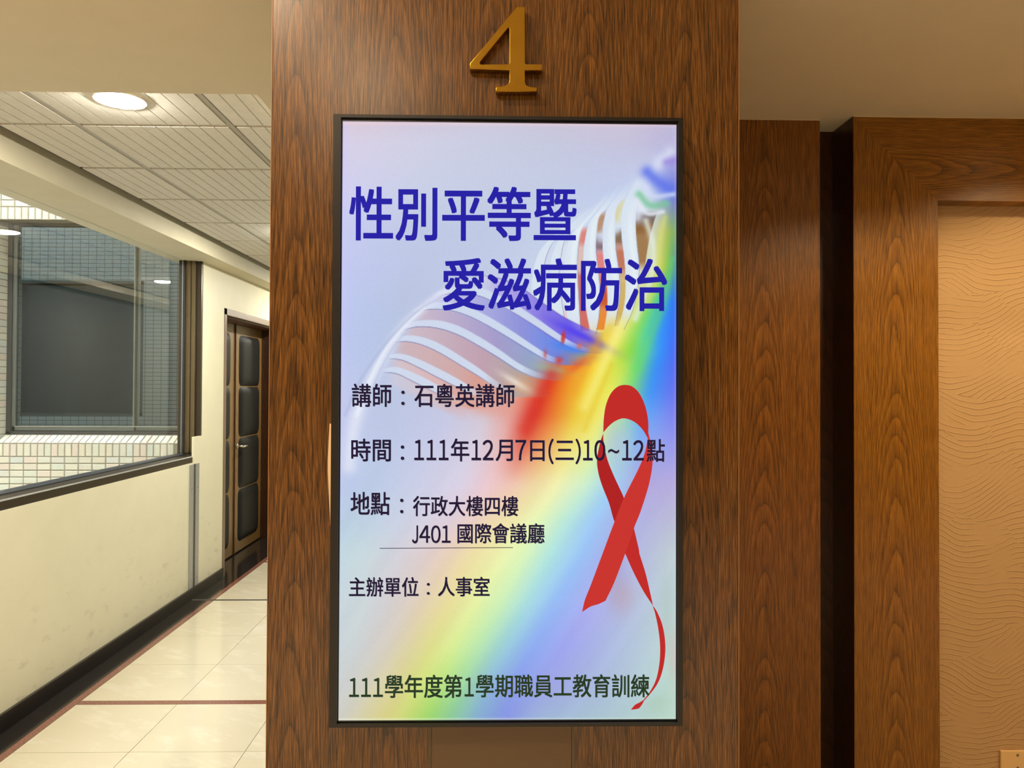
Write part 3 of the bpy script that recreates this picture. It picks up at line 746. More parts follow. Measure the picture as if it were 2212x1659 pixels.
rowsd = [
 (264, [(733,214,198,214),(900,206,198,218),(1050,204,200,220),(1200,202,196,216),(1300,204,194,214),(1350,204,194,216),(1390,200,190,216),(1410,198,188,214),(1425,196,186,214),(1440,194,186,216),(1450,192,186,216),(1462,196,190,220)]),
 (310, [(733,214,206,228),(900,206,206,228),(1050,200,204,226),(1200,196,200,222),(1300,196,196,222),(1350,196,194,220),(1390,192,190,220),(1410,190,188,220),(1425,188,186,220),(1440,186,184,220),(1450,186,182,218),(1462,192,186,222)]),
 (420, [(733,206,206,240),(900,198,206,230),(1050,196,204,228),(1200,194,204,230),(1300,192,204,234),(1350,192,206,238),(1390,205,218,240),(1410,196,208,238),(1425,160,176,236),(1440,130,150,234),(1450,120,130,226),(1462,110,112,220)]),
 (500, [(733,196,202,240),(900,190,200,228),(1050,190,200,228),(1200,194,206,232),(1300,200,214,238),(1350,206,220,240),(1390,214,226,236),(1410,200,206,190),(1425,206,206,140),(1440,176,190,90),(1450,140,180,90),(1462,120,170,110)]),
 (580, [(733,192,200,240),(900,188,198,228),(1050,192,202,230),(1200,200,212,236),(1300,208,222,238),(1350,214,226,236),(1390,214,220,200),(1410,214,214,150),(1425,200,206,90),(1440,150,200,80),(1450,100,180,110),(1462,60,130,180)]),
 (650, [(733,188,200,240),(860,184,196,226),(1000,192,200,228),(1150,206,216,238),(1260,216,226,242),(1330,222,230,236),(1362,228,226,180),(1382,210,216,120),(1402,130,212,90),(1420,80,206,150),(1440,50,150,230),(1462,40,104,248)]),
 (720, [(733,186,198,238),(860,182,196,226),(1000,196,200,226),(1120,206,212,236),(1210,214,222,242),(1275,226,214,190),(1305,232,200,70),(1340,242,234,120),(1370,150,220,90),(1392,90,214,150),(1425,50,150,250),(1462,60,106,246)]),
 (760, [(733,186,198,238),(860,182,196,226),(1000,196,198,224),(1100,206,208,232),(1170,214,212,230),(1225,226,150,90),(1265,234,190,40),(1318,246,228,90),(1362,134,216,70),(1392,90,210,160),(1425,50,148,250),(1462,76,100,242)]),
 (800, [(733,188,200,238),(850,184,196,226),(980,200,196,220),(1080,216,196,200),(1140,226,130,84),(1190,222,72,44),(1232,236,140,32),(1290,246,222,70),(1345,196,226,84),(1378,110,216,120),(1412,50,146,246),(1462,92,104,240)]),
 (850, [(733,190,200,236),(850,186,198,226),(970,196,196,222),(1060,216,186,190),(1120,228,150,124),(1172,220,56,36),(1212,234,130,36),(1262,240,210,60),(1320,234,236,96),(1358,134,220,120),(1402,60,150,246),(1462,108,112,238)]),
 (900, [(733,192,202,234),(850,188,198,228),(970,198,200,228),(1050,212,200,212),(1100,226,160,150),(1152,214,56,44),(1192,232,120,50),(1242,236,200,60),(1300,242,236,110),(1340,170,228,150),(1390,90,170,248),(1462,130,128,238)]),
 (960, [(733,190,202,234),(840,188,200,230),(950,200,202,230),(1030,214,206,222),(1080,228,184,184),(1128,220,96,76),(1170,232,150,90),(1222,238,216,110),(1284,232,240,140),(1326,180,228,190),(1380,120,180,248),(1462,150,148,236)]),
 (1050, [(733,184,200,232),(820,188,202,230),(920,204,206,230),(1000,218,208,228),(1056,236,200,206),(1104,238,196,180),(1150,238,214,164),(1200,242,240,176),(1264,204,240,206),(1320,160,208,244),(1378,164,176,226),(1462,184,172,220)]),
 (1130, [(733,182,206,224),(800,190,208,226),(880,206,210,228),(960,220,206,218),(1010,232,206,200),(1060,236,214,174),(1110,240,234,172),(1160,228,246,184),(1220,184,232,220),(1280,156,200,246),(1350,170,176,230),(1462,188,190,214)]),
 (1200, [(733,192,216,222),(790,200,216,222),(850,208,208,218),(920,222,204,204),(970,232,208,184),(1020,236,222,164),(1076,238,240,172),(1130,220,246,186),(1190,174,228,226),(1256,152,194,246),(1330,172,172,232),(1462,192,208,210)]),
 (1300, [(733,200,214,220),(780,202,214,218),(830,208,206,210),(880,218,206,196),(920,226,208,176),(970,232,220,154),(1030,228,240,164),(1086,204,240,186),(1140,168,222,226),(1200,148,186,246),(1280,172,174,238),(1462,188,210,208)]),
 (1400, [(733,200,210,214),(765,202,210,212),(800,208,206,204),(840,214,206,190),(880,218,208,164),(930,222,222,140),(980,214,238,150),(1030,184,232,174),(1084,152,206,214),(1146,140,172,242),(1220,158,164,238),(1462,192,218,208)]),
 (1480, [(733,204,208,208),(760,204,206,202),(786,208,206,192),(820,214,208,170),(860,218,210,144),(900,212,222,126),(950,186,226,124),(1000,156,214,160),(1050,140,184,214),(1110,136,156,234),(1190,156,164,228),(1462,188,220,206)]),
 (1556, [(733,206,204,196),(750,208,204,186),(770,210,204,172),(800,214,206,152),(836,216,208,132),(876,196,214,116),(920,156,212,104),(970,136,200,150),(1030,130,172,208),(1090,132,146,226),(1160,156,180,216),(1462,184,214,198)]),
]
ry = np.array([r[0] for r in rowsd], float)
stp = np.array([[s[0] for s in r[1]] for r in rowsd], float); stc = np.array([[s[1:] for s in r[1]] for r in rowsd], float)
img = np.zeros(PX.shape + (3,))
def smoothcols(x, xs_, cs):
    return np.stack([np.interp(x, xs_, cs[:, k]) for k in range(3)], -1)
for j in range(NV + 1):
    yv = PY[j].mean(); i = int(np.clip(np.searchsorted(ry, yv) - 1, 0, len(ry) - 2)); t = np.clip((yv - ry[i]) / (ry[i + 1] - ry[i]), 0, 1)
    img[j] = smoothcols(PX[j], stp[i] * (1 - t) + stp[i + 1] * t, stc[i] * (1 - t) + stc[i + 1] * t)
def blur(a, n):
    for _ in range(2):
        k = 2 * n + 1
        p = np.pad(a, ((n, n), (n, n), (0, 0)), 'edge'); c = np.cumsum(np.pad(p, ((1, 0), (0, 0), (0, 0))), 0); p = (c[k:] - c[:-k]) / k
        c = np.cumsum(np.pad(p, ((0, 0), (1, 0), (0, 0))), 1); a = (c[:, k:] - c[:, :-k]) / k
    return a
img = blur(img, 4)
def over(mask, c, a=1.0):
    global img
    m = (np.clip(mask, 0, 1) * a)[..., None]; img = img * (1 - m) + np.asarray(c, float) * m
def sm(d, w): return np.clip(.5 + d / w, 0, 1)            # soft step, w = edge width in px
def z1(p): return [(700 + a / 2.765, 230 + b / 2.765) for a, b in p]
def crom(pts, n=14):
    P = [np.array(p, float) for p in pts]; P = [2 * P[0] - P[1]] + P + [2 * P[-1] - P[-2]]; out = []
    for i in range(1, len(P) - 2):
        for k in range(n):
            t = k / n; a, b, c, d = P[i - 1:i + 3]
            out.append(.5 * ((2 * b) + (c - a) * t + (2 * a - 5 * b + 4 * c - d) * t * t + (3 * b - a - 3 * c + d) * t ** 3))
    out.append(P[-2]); return np.array(out)
def fy(pts):                                              # curve as y(x)
    c = crom(z1(pts)); return np.interp(PX, c[:, 0], c[:, 1], left=np.nan, right=np.nan)
def fyc(pts):
    c = crom(z1(pts)); return np.interp(PX, c[:, 0], c[:, 1])
def fx(pts):                                              # curve as x(y)
    c = crom(z1(pts)); o = np.argsort(c[:, 1]); return np.interp(PY, c[o, 1], c[o, 0], left=np.nan, right=np.nan)
def vstrip(Lp, Rp, c, a=1, w=1.6, ytop=None, ybot=None, fade=30):
    l = fx(Lp); r = fx(Rp); m = sm(PX - l, w) * sm(r - PX, w); m = np.nan_to_num(m)
    y0_ = 230 + max(Lp[0][1], Rp[0][1]) / 2.765; y1_ = 230 + min(Lp[-1][1], Rp[-1][1]) / 2.765
    m *= np.clip((PY - y0_) / fade, 0, 1) * np.clip((y1_ - PY) / 45, 0, 1)
    over(m, c, a)
def edge_v(Lp, c=(70, 76, 110), a=.7, w=1.3):
    l = fx(Lp); m = np.clip(1 - np.abs(PX - l) / w, 0, 1); m = np.nan_to_num(m); m *= np.clip((PY - 500) / 40, 0, 1); over(m, c, a)
# vertical ribs of the arch
A_L = [(1560,600),(1400,740),(1290,860),(1250,960),(1235,1080),(1240,1260),(1250,1480)]; A_R = [(1600,600),(1460,740),(1370,810),(1330,880),(1310,960),(1300,1100),(1310,1300),(1330,1480)]
B_L = [(1640,560),(1480,700),(1400,800),(1355,900),(1345,1000),(1345,1150),(1350,1290),(1360,1420)]; B_R = [(1660,560),(1540,700),(1450,770),(1420,850),(1405,950),(1400,1050),(1420,1200),(1450,1400)]
C_L = [(1700,500),(1560,680),(1480,760),(1440,860),(1430,980),(1440,1150),(1455,1300),(1500,1400)]; C_R = [(1730,500),(1600,650),(1540,720),(1520,800),(1510,900),(1510,1000),(1520,1200),(1530,1350)]
D_L = [(1760,460),(1640,620),(1580,700),(1555,800),(1545,900),(1550,1000),(1560,1200),(1590,1370)]; D_R = [(1800,460),(1690,600),(1640,660),(1625,740),(1620,850),(1630,950),(1645,1100),(1640,1250),(1620,1370)]
E_L = [(1820,440),(1700,600),(1670,680),(1660,780),(1665,900),(1685,1050),(1690,1200),(1670,1340)]; E_R = [(1870,440),(1780,550),(1740,620),(1735,720),(1740,850),(1760,1000),(1765,1130),(1735,1320)]
F_L = [(1880,400),(1800,560),(1775,650),(1775,780),(1790,900),(1800,1050),(1790,1200),(1750,1340)]; F_R = [(1930,400),(1880,550),(1860,640),(1860,750),(1870,850),(1880,950),(1872,1100),(1840,1230),(1790,1340)]
def gap(Lp, Rp, c, y0_, y1_, a=1., f=14):
    l = fx(Lp); r = fx(Rp); m = np.nan_to_num(sm(PX - l, 1.6) * sm(r - PX, 1.6))
    m *= np.clip((PY - (230 + y0_ / 2.765)) / f + .5, 0, 1) * np.clip((230 + y1_ / 2.765 - PY) / f + .5, 0, 1); over(m, c, a)
G_R = [(2050,600),(1990,640),(1950,760),(1930,860),(1915,960),(1890,1100)]
gap(F_R, G_R, (96, 76, 70), 640, 760, .75); gap(F_R, G_R, (146, 96, 44), 700, 960, .8, 22)
gap(C_R, D_L, (222, 180, 168), 735, 1000, .8); gap(C_R, D_L, (206, 96, 84), 1000, 1345, .9); gap(C_R, D_L, (216, 120, 110), 735, 830, .8)
gap(D_R, E_L, (178, 130, 96), 640, 760, .9); gap(D_R, E_L, (128, 100, 110), 790, 870, .9); gap(D_R, E_L, (226, 120, 116), 870, 1060, .9); gap(D_R, E_L, (200, 80, 40), 1060, 1230, .95, 30); gap(D_R, E_L, (232, 130, 40), 1210, 1380, .9, 30)
gap(E_R, F_L, (214, 204, 120), 560, 700, .9); gap(E_R, F_L, (120, 96, 70), 740, 830, .9); gap(E_R, F_L, (190, 106, 76), 830, 1010, .9, 30); gap(E_R, F_L, (206, 170, 90), 1010, 1330, .9, 40)
gap(A_R, B_L, (214, 220, 240), 800, 1300, .5); gap(B_R, C_L, (220, 222, 238), 820, 1200, .8); gap(B_R, C_L, (236, 190, 190), 1230, 1380, .7)
for (l, r) in ((A_L, A_R), (B_L, B_R), (C_L, C_R), (D_L, D_R), (E_L, E_R), (F_L, F_R)):
    vstrip(l, r, (216, 228, 240), .95, 1.8, fade=70)
for (l, r) in ((D_L, D_R), (E_L, E_R), (F_L, F_R), (C_L, C_R)):   # light inner sides
    l_, r_ = fx(l), fx(r); m = np.nan_to_num(np.exp(-((PX - (l_ * .35 + r_ * .65)) / 7.) ** 2)) * np.clip((PY - 420) / 80, 0, 1) * np.clip((700 - PY) / 60, 0, 1); over(m, (236, 244, 246), .55)
for l in (A_R, B_R, C_R, D_R, E_R, F_R): edge_v(l, a=.5)
# two small red slots at the foot of the arch
def blob(px, py, sx, sy, c, a=1, ang=0, p=2):
    ca, sa = math.cos(ang), math.sin(ang); dx, dy_ = PX - px, PY - py
    u = (dx * ca + dy_ * sa) / sx; v = (-dx * sa + dy_ * ca) / sy; over(np.exp(-(u * u + v * v) ** (p / 2)), c, a)
# waves on the left: coloured bands with white edges and a thin dark line
Ls = [
 [(930,1015),(1060,1040),(1180,1095),(1300,1180),(1440,1272),(1600,1345),(1670,1362)],
 [(640,1150),(760,1126),(900,1136),(1000,1172),(1130,1242),(1260,1322),(1400,1412),(1500,1460),(1600,1480)],
 [(520,1245),(620,1222),(740,1226),(860,1262),(980,1322),(1100,1392),(1240,1477),(1340,1528),(1440,1550)],
 [(450,1350),(560,1326),(680,1336),(800,1376),(920,1440),(1040,1512),(1150,1582),(1250,1622),(1340,1640)],
 [(395,1420),(500,1416),(600,1442),(700,1490),(820,1562),(920,1622),(1000,1672),(1120,1740)],
 [(370,1517),(460,1526),(560,1570),(660,1622),(760,1672),(900,1740),(1000,1780)],
 [(340,1600),(430,1608),(540,1660),(640,1710),(760,1770),(860,1810)],
]
bandc = [((204,200,230),(120,104,224),(74,56,236)), ((206,202,230),(136,140,216),(60,120,240)), ((206,186,200),(160,150,200),(120,170,200)), ((206,188,198),(190,156,172),(160,170,150)), ((204,180,188),(208,166,164),(226,130,90)), ((210,196,206),(220,176,172),(226,136,110)), ((206,208,226),(220,190,190),(224,150,130))]
for i in range(6, -1, -1):
    top = fy(Ls[i])
    bot = fyc(Ls[i + 1]) if i < 6 else top + 26
    cx = np.array(z1(Ls[i])); xa, xb = cx[0, 0], cx[-1, 0]
    q = np.clip((PX - xa) / (xb - xa), 0, 1)[..., None]; c0, c1, c2 = [np.array(c, float) for c in bandc[i]]
    colr = np.where(q < .55, c0 * (1 - q / .55) + c1 * q / .55, c1 * (1 - (q - .55) / .45) + c2 * (q - .55) / .45)
    m = np.nan_to_num(sm(PY - top, 1.6) * sm(bot + 2 - PY, 3 if i < 6 else 16)) * np.clip((PX - xa) / 26, 0, 1) * np.clip((xb - PX) / 75, 0, 1) ** .8
    over(m, colr, .92 if i < 6 else .6)
for i in range(6, -1, -1):
    top = fy(Ls[i]); cx = np.array(z1(Ls[i])); xa, xb = cx[0, 0], cx[-1, 0]
    q = np.clip((PX - xa) / (xb - xa), 0, 1); th = (7 + 13 * np.sin(q * math.pi) ** .8) * (.5 if i == 0 else 1)
    m = np.nan_to_num(sm(PY - (top - th), 2.) * sm(top - PY, 1.4)) * np.clip((PX - xa) / 14, 0, 1) * np.clip((xb - PX) / 60, 0, 1)
    if i > 0: over(m, np.stack([206 + 0 * q, 216 + 4 * q, 238 + 0 * q], -1), .95)
    m = np.nan_to_num(np.clip(1 - np.abs(PY - top) / 1.3, 0, 1)) * np.clip((PX - xa) / 20, 0, 1) * np.clip((xb - 40 - PX) / 40, 0, 1)
    over(m, (66, 70, 130), .75)
blob(1252, 726, 62, 9, (76, 60, 236), .85, .45); blob(1215, 733, 5, 16, (206, 50, 40), .85, .1, 4); blob(1250, 752, 6, 7, (240, 110, 60), .8)
blob(1232, 757, 40, 9, (60, 130, 244), .8, .3); blob(1206, 782, 8, 8, (214, 60, 44), .85); blob(1176, 768, 4, 10, (200, 60, 50), .6)
blob(1190, 800, 40, 8, (150, 200, 150), .5, .2); blob(1120, 835, 30, 14, (232, 170, 110), .5, .4); blob(1110, 828, 34, 7, (236, 232, 226), .7, .55)
blob(1010, 875, 60, 16, (222, 160, 140), .55, .25); blob(1070, 885, 46, 20, (226, 150, 136), .5, 0)
blob(1250, 790, 34, 10, (226, 90, 50), .7, -.55)
# soft white stroke sweeping up on the left
def stroke(pts, w0, w1, c, a, e=2):
    cr_ = crom(pts, 10); d = np.full(PX.shape, 1e9); wd = np.ones(PX.shape)
    for k in range(len(cr_) - 1):
        p, q_ = cr_[k], cr_[k + 1]; v = q_ - p; L2 = (v ** 2).sum() + 1e-9
        t = np.clip(((PX - p[0]) * v[0] + (PY - p[1]) * v[1]) / L2, 0, 1); dd = np.hypot(PX - p[0] - t * v[0], PY - p[1] - t * v[1])
        s = (k + t) / (len(cr_) - 1); b = dd < d; d = np.where(b, dd, d); wd = np.where(b, w0 + (w1 - w0) * s, wd)
    over(np.exp(-(d / wd) ** e), c, a)
stroke([(752, 1010), (765, 920), (790, 850), (826, 780), (868, 712), (918, 664), (965, 628)], 18, 7, (228, 232, 246), .75)
stroke([(770, 900), (800, 820), (836, 752), (874, 705), (915, 668)], 5, 3, (240, 244, 252), .55)
stroke([(745, 900), (775, 830), (820, 762), (862, 712), (905, 672), (950, 645)], 4, 3, (168, 178, 214), .5)
stroke([(790, 880), (815, 815), (845, 758), (880, 715)], 3, 3, (176, 186, 218), .45)
stroke([(925, 655), (990, 615), (1060, 606), (1120, 628)], 5, 4, (214, 212, 236), .5)
# blurred coils at the upper right
stroke([(1376, 470), (1392, 410), (1416, 360), (1448, 330)], 12, 16, (222, 228, 244), .75)
stroke([(1330, 500), (1352, 440), (1380, 395)], 9, 9, (216, 226, 242), .7)
stroke([(1296, 520), (1320, 462), (1345, 425)], 8, 8, (212, 222, 240), .6)
stroke([(1398, 372), (1420, 392), (1450, 410)], 15, 17, (94, 116, 232), .85)
stroke([(1380, 420), (1404, 444), (1440, 440)], 9, 8, (120, 196, 150), .75)
stroke([(1374, 434), (1398, 462), (1432, 458)], 5, 5, (226, 230, 240), .8)
stroke([(1386, 402), (1410, 424), (1455, 420)], 6, 6, (206, 216, 242), .75)
stroke([(1440, 350), (1462, 345)], 10, 12, (150, 130, 220), .7)
stroke([(1395, 478), (1412, 540), (1404, 610), (1372, 690)], 7, 8, (226, 236, 226), .7)
stroke([(1436, 470), (1424, 530), (1420, 600), (1398, 660)], 6, 8, (214, 220, 120), .55)
stroke([(1452, 560), (1438, 640), (1410, 720), (1374, 800)], 6, 12, (96, 214, 110), .4)
stroke([(1340, 700), (1316, 760), (1290, 820), (1262, 880)], 10, 13, (250, 246, 160), .4)
stroke([(1290, 742), (1262, 800), (1238, 850)], 9, 11, (236, 156, 40), .4)
stroke([(1320, 790), (1290, 860), (1262, 930)], 6, 8, (228, 196, 50), .4)
stroke([(1190, 812), (1160, 870), (1134, 930)], 15, 17, (216, 44, 34), .5)
# diagonal streaks in the lower rainbow
dg_ = (PX * .83 + PY * .56); nz_ = sum(np.sin(dg_ / w_ + p_) for w_, p_ in ((6.1, .3), (9.7, 1.9), (15.3, 4.)))[..., None] / 3
mk = np.clip((PY - 900) / 200, 0, 1)[..., None]; img = img * (1 + .010 * nz_ * mk)
# ribbon's blurred shadow on the poster
blob(1400, 1010, 40, 90, (196, 150, 214), .30); blob(1330, 1260, 24, 60, (150, 150, 180), .35); blob(1345, 1290, 26, 36, (196, 160, 170), .45); blob(1440, 1340, 14, 100, (176, 196, 190), .5); blob(1455, 1420, 10, 60, (206, 180, 170), .5); blob(1420, 1520, 30, 20, (170, 200, 180), .5, -.4)
blob(1330, 960, 30, 60, (176, 190, 222), .6)
# bright rim left and lit edge band at the top
over(np.exp(-((PX - 737) / 14.) ** 2) * np.clip((1400 - PY) / 900, 0, 1), (206, 200, 246), .5)
over(np.exp(-((PX - 1462) / 5.) ** 2), (210, 206, 236), .25)
over(np.exp(-((PY - 268) / 4.) ** 2), (236, 206, 214), .6); over(np.exp(-((PY - 1554) / 3.) ** 2), (240, 246, 220), .5)
# fine pixel rows of the panel
rs = np.random.RandomState(3); img = img * (1 + .006 * rs.randn(*PX.shape)[..., None])
img = np.clip(img, 0, 255) / 255
limg = np.where(img <= .04045, img / 12.92, ((img + .055) / 1.055) ** 2.4)
gx = SX0 + sg * (SX1 - SX0); gz = SZ1 - tg * (SZ1 - SZ0)
verts = np.stack([gx, np.zeros_like(gx), gz], -1).reshape(-1, 3)
idx = np.arange((NU + 1) * (NV + 1)).reshape(NV + 1, NU + 1)
quads = np.stack([idx[1:, :-1], idx[1:, 1:], idx[:-1, 1:], idx[:-1, :-1]], -1).reshape(-1, 4)
sme = bpy.data.meshes.new('screen_image'); sme.vertices.add(len(verts)); sme.vertices.foreach_set('co', verts.ravel().astype('f'))
sme.loops.add(quads.size); sme.loops.foreach_set('vertex_index', quads.ravel().astype('i')); sme.polygons.add(len(quads)); sme.polygons.foreach_set('loop_start', np.arange(0, quads.size, 4, dtype='i'))
sme.update(calc_edges=True)
ca = sme.color_attributes.new('poster', 'FLOAT_COLOR', 'POINT')
ca.data.foreach_set('color', np.concatenate([limg.reshape(-1, 3), np.ones((len(verts), 1))], 1).ravel().astype('f'))
tm = NT('lit_poster_panel'); at = tm.N.new('ShaderNodeAttribute'); at.attribute_name = 'poster'
tm.set(tm.b, 'Emission Color', at.outputs['Color']); tm.b.inputs['Emission Strength'].default_value = 1.0
M_screen = tm.fin((.005, .005, .006, 1), .4, spec=.12)
scr = link('screen_image', sme, M_screen, tv); tag(scr, 'lit poster with rainbow sweep, white arches and red awareness ribbon')

def flat_emit(name, c):
    t = NT(name); t.set(t.b, 'Emission Color', L4(c)); t.b.inputs['Emission Strength'].default_value = 1.0
    return t.fin((.003, .003, .003, 1), .5, spec=.04)
M_blue = flat_emit('ink_blue', (34, 30, 166)); M_navy = flat_emit('ink_navy', (34, 22, 52)); M_green = flat_emit('ink_green', (38, 58, 34))
M_shl = flat_emit('ink_shadow_lilac', (150, 148, 190)); M_shg = flat_emit('ink_shadow_grey', (140, 142, 150))
def text_piece(body, box, mat_b, off=.018):
    c = bpy.data.curves.new('t', 'FONT'); c.body = body; c.offset = off; c.resolution_u = 4
    o = bpy.data.objects.new('t', c); COL.objects.link(o); dg = bpy.context.evaluated_depsgraph_get()
    m = bpy.data.meshes.new_from_object(o.evaluated_get(dg)); bpy.data.objects.remove(o)
    co = np.empty(len(m.vertices) * 3); m.vertices.foreach_get('co', co); co = co.reshape(-1, 3)
    faces = [tuple(p.vertices) for p in m.polygons]; bpy.data.meshes.remove(m)
    x0_, x1_, y0_, y1_ = box
    a, b = co[:, 0].min(), co[:, 0].max(); c0, c1 = co[:, 1].min(), co[:, 1].max()
    px = x0_ + (co[:, 0] - a) / (b - a) * (x1_ - x0_); py = y1_ - (co[:, 1] - c0) / (c1 - c0) * (y1_ - y0_)
    return [art(u_, v_) for u_, v_ in zip(px, py)], faces
def text_line(pieces, mat, shmat, off, name='poster_text', sh=1.6):
    d = .946e-3 * sh; k = off * .42
    for body, box in pieces:
        p, f = text_piece(body, box, mat, 0)
        h = (box[3] - box[2]) * .946e-3; r = h * k if len(body) > 0 else 0
        if body in '：~～': r = 0
        # embolden: the glyph laid over itself a hair to every side
        vs, fs = [], []
        for ix, iy in ((-1, -1), (1, -1), (1, 1), (-1, 1)) if r else ((0, 0),):
            n = len(vs); vs += [(x + ix * r, z + iy * r) for x, z in p]; fs += [tuple(i + n for i in q) for q in f]
        e = 2e-5
        np_ = len(p)
        m = bpy.data.meshes.new(name); m.from_pydata([(x, -.0012 - e * (i // np_), z) for i, (x, z) in enumerate(vs)], [], fs)
        link(name, m, mat, scr)
        a = bpy.data.meshes.new('text_shadow'); a.from_pydata([(x + d, -.0006, z - d) for x, z in p], [], f)
        link('text_shadow', a, shmat, scr)
def Z2(x0_, x1_, y0_, y1_): return (700 + x0_ / 2.765, 700 + x1_ / 2.765, 800 + y0_ / 2.765, 800 + y1_ / 2.765)
def Z3(x0_, x1_, y0_, y1_): return (700 + x0_ / 2.765, 700 + x1_ / 2.765, 1200 + y0_ / 2.765, 1200 + y1_ / 2.765)
text_line([('性別平等暨', (754.2, 1241.8, 407, 522))], M_blue, M_shl, .036)
text_line([('愛滋病防治', (955, 1439.6, 562, 673))], M_blue, M_shl, .036)
text_line([('講師', Z2(165, 398, 92, 228)), ('：', Z2(457, 478, 132, 218)), ('石粵英講師', Z2(537, 1132, 92, 228))], M_navy, M_shg, .030, sh=1.2)
text_line([('時間', Z2(163, 395, 420, 553)), ('：', Z2(455, 476, 458, 545)), ('１', Z2(537, 592, 426, 545)), ('１', Z2(610, 665, 426, 545)), ('１', Z2(683, 738, 426, 545)), ('年', Z2(755, 862, 418, 552)), ('１', Z2(878, 932, 426, 545)), ('２', Z2(944, 1006, 426, 545)), ('月', Z2(1022, 1122, 425, 550)), ('７', Z2(1140, 1202, 426, 545)), ('日', Z2(1228, 1312, 428, 550)), ('（', Z2(1338, 1366, 418, 568)), ('三', Z2(1380, 1487, 430, 542)), ('）', Z2(1500, 1528, 418, 568)), ('１', Z2(1545, 1600, 426, 545)), ('０', Z2(1613, 1676, 426, 547)), ('~', Z2(1694, 1760, 478, 504)), ('１', Z2(1780, 1835, 426, 545)), ('２', Z2(1847, 1908, 426, 545)), ('點', Z2(1927, 2034, 420, 553))], M_navy, M_shg, .030, sh=1.2)
text_line([('地點', Z2(160, 390, 737, 872)), ('：', Z2(452, 472, 775, 862)), ('行政大樓四樓', Z2(530, 1155, 760, 878))], M_navy, M_shg, .030, sh=1.2)
text_line([('Ｊ', Z2(525, 558, 935, 1040)), ('４', Z2(568, 630, 935, 1036)), ('０', Z2(638, 692, 935, 1038)), ('１', Z2(702, 752, 935, 1036)), ('國際會議廳', Z2(795, 1312, 922, 1040))], M_navy, M_shg, .030, sh=1.2)
text_line([('主辦單位', Z2(152, 562, 1242, 1356)), ('：', Z2(612, 630, 1275, 1345)), ('人事室', Z2(680, 985, 1240, 1354))], M_navy, M_shg, .030, sh=1.2)
text_line([('１', Z3(155, 210, 732, 842)), ('１', Z3(226, 281, 732, 842)), ('１', Z3(297, 352, 732, 842)), ('學年度第', Z3(367, 823, 714, 848)), ('１', Z3(840, 892, 730, 840)), ('學期職員工教育訓練', Z3(907, 1942, 712, 846))], M_green, M_shg, .030, sh=1.2)
ul = MB(); q = [art(820, 1186.5), art(1107, 1184.5), art(1107, 1186), art(820, 1188)]
m = bpy.data.meshes.new('poster_rule'); m.from_pydata([(x, -.0012, z) for x, z in q], [], [(0, 1, 2, 3)]); link('poster_rule', m, flat_emit('ink_rule', (70, 64, 76)), scr)

# red ribbon of the poster, drawn as flat printed shapes
def shape(name, pts, mat, yy):
    m = bpy.data.meshes.new(name); bm = bmesh.new()
    vs = [bm.verts.new((x, yy, z)) for x, z in (art(*p) for p in pts)]; f = bm.faces.new(vs); bmesh.ops.triangulate(bm, faces=[f]); bm.to_mesh(m); bm.free()
    return link(name, m, mat, scr)
z2 = lambda P: [(700 + a / 2.765, 800 + b / 2.765) for a, b in P]
z3 = lambda P: [(700 + a / 2.765, 1200 + b / 2.765) for a, b in P]
def loopc(*segs):
    out = []
    for s_ in segs: out += [tuple(p) for p in crom(s_, 8)]
    return out
M_rib1 = flat_emit('ribbon_red', (194, 42, 40)); M_rib2 = flat_emit('ribbon_red_shade', (176, 32, 34)); M_rib3 = flat_emit('ribbon_red_light', (202, 52, 46))
tailA = [z2([(1850, 950), (1880, 1075)]) + z3([(1885, 0), (1920, 110), (1950, 235), (1966, 306)]), z3([(1966, 306), (1910, 222), (1850, 110), (1800, 0)]) + z2([(1795, 1100), (1780, 1040)])]
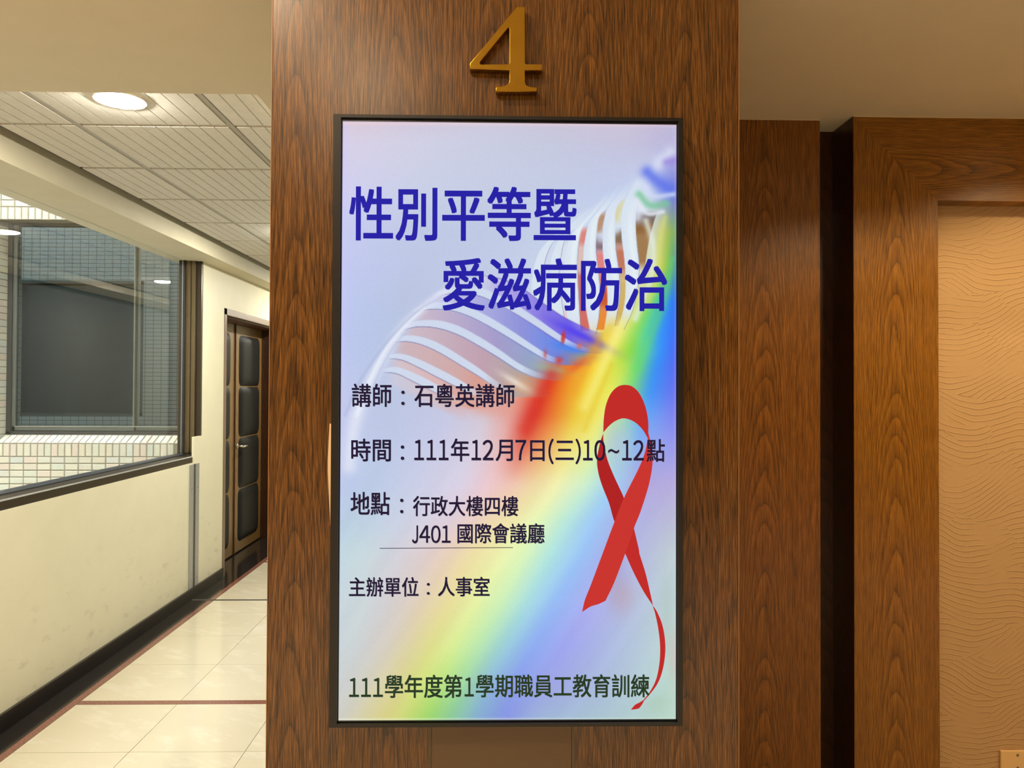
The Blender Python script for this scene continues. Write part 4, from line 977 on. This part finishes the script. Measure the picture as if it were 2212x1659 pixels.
tailB = [z3([(1966, 306), (1992, 345), (2022, 420), (2038, 510), (2038, 600), (2020, 700), (1985, 780), (1920, 860), (1914, 866)]), z3([(1910, 862), (1950, 810), (1985, 740), (2005, 640), (2008, 540), (1997, 440), (1978, 350), (1964, 308)])]
tailC = [z3([(1914, 864), (1900, 890), (1882, 912), (1860, 918), (1835, 921)]), z3([(1835, 918), (1858, 892), (1885, 878), (1910, 862)])]
shape('poster_ribbon', loopc(z2([(1665, 384), (1645, 445), (1628, 540), (1636, 620), (1660, 700), (1700, 800), (1735, 915), (1790, 1000), (1850, 952), (1830, 890), (1790, 770), (1730, 640), (1690, 540), (1668, 440), (1665, 384)])), M_rib2, -.0008)
def resamp(pts, n=60):
    c = crom(pts, 10); L = np.r_[0, np.cumsum(np.hypot(*np.diff(c, axis=0).T))]; t = np.linspace(0, L[-1], n)
    return np.stack([np.interp(t, L, c[:, 0]), np.interp(t, L, c[:, 1])], 1)
def strip(a, b, mat, yy, n=60):
    A_, B_ = resamp(a, n), resamp(b[::-1], n); v = [art(*p) for p in np.r_[A_, B_]]
    m = bpy.data.meshes.new('poster_ribbon'); m.from_pydata([(x, yy, z) for x, z in v], [], [(i, i + 1, n + i + 1, n + i) for i in range(n - 1)]); link('poster_ribbon', m, mat, scr)
for q_ in (tailA, tailB, tailC): strip(q_[0], q_[1], M_rib1, -.0008)
shape('poster_ribbon', loopc(z2([(1665, 380), (1668, 300), (1680, 220), (1708, 150), (1748, 108), (1790, 95), (1840, 105), (1885, 150), (1920, 230), (1936, 320), (1934, 415)]), z2([(1934, 415), (1900, 360), (1850, 315), (1790, 295), (1740, 310), (1700, 340), (1665, 380)])), M_rib1, -.0009)
shape('poster_ribbon', loopc(z2([(1936, 380), (1957, 470), (1962, 560), (1940, 690), (1890, 850), (1850, 950), (1800, 1095)]) + z3([(1735, 160), (1695, 245), (1680, 275)]), z3([(1680, 275), (1640, 294), (1590, 310), (1540, 342)]), z3([(1540, 342), (1545, 315), (1558, 265), (1592, 180), (1660, 0)]) + z2([(1730, 920), (1790, 770), (1880, 590), (1915, 500), (1930, 430), (1934, 395)])), M_rib3, -.0010)
print('individual bricks', nb)
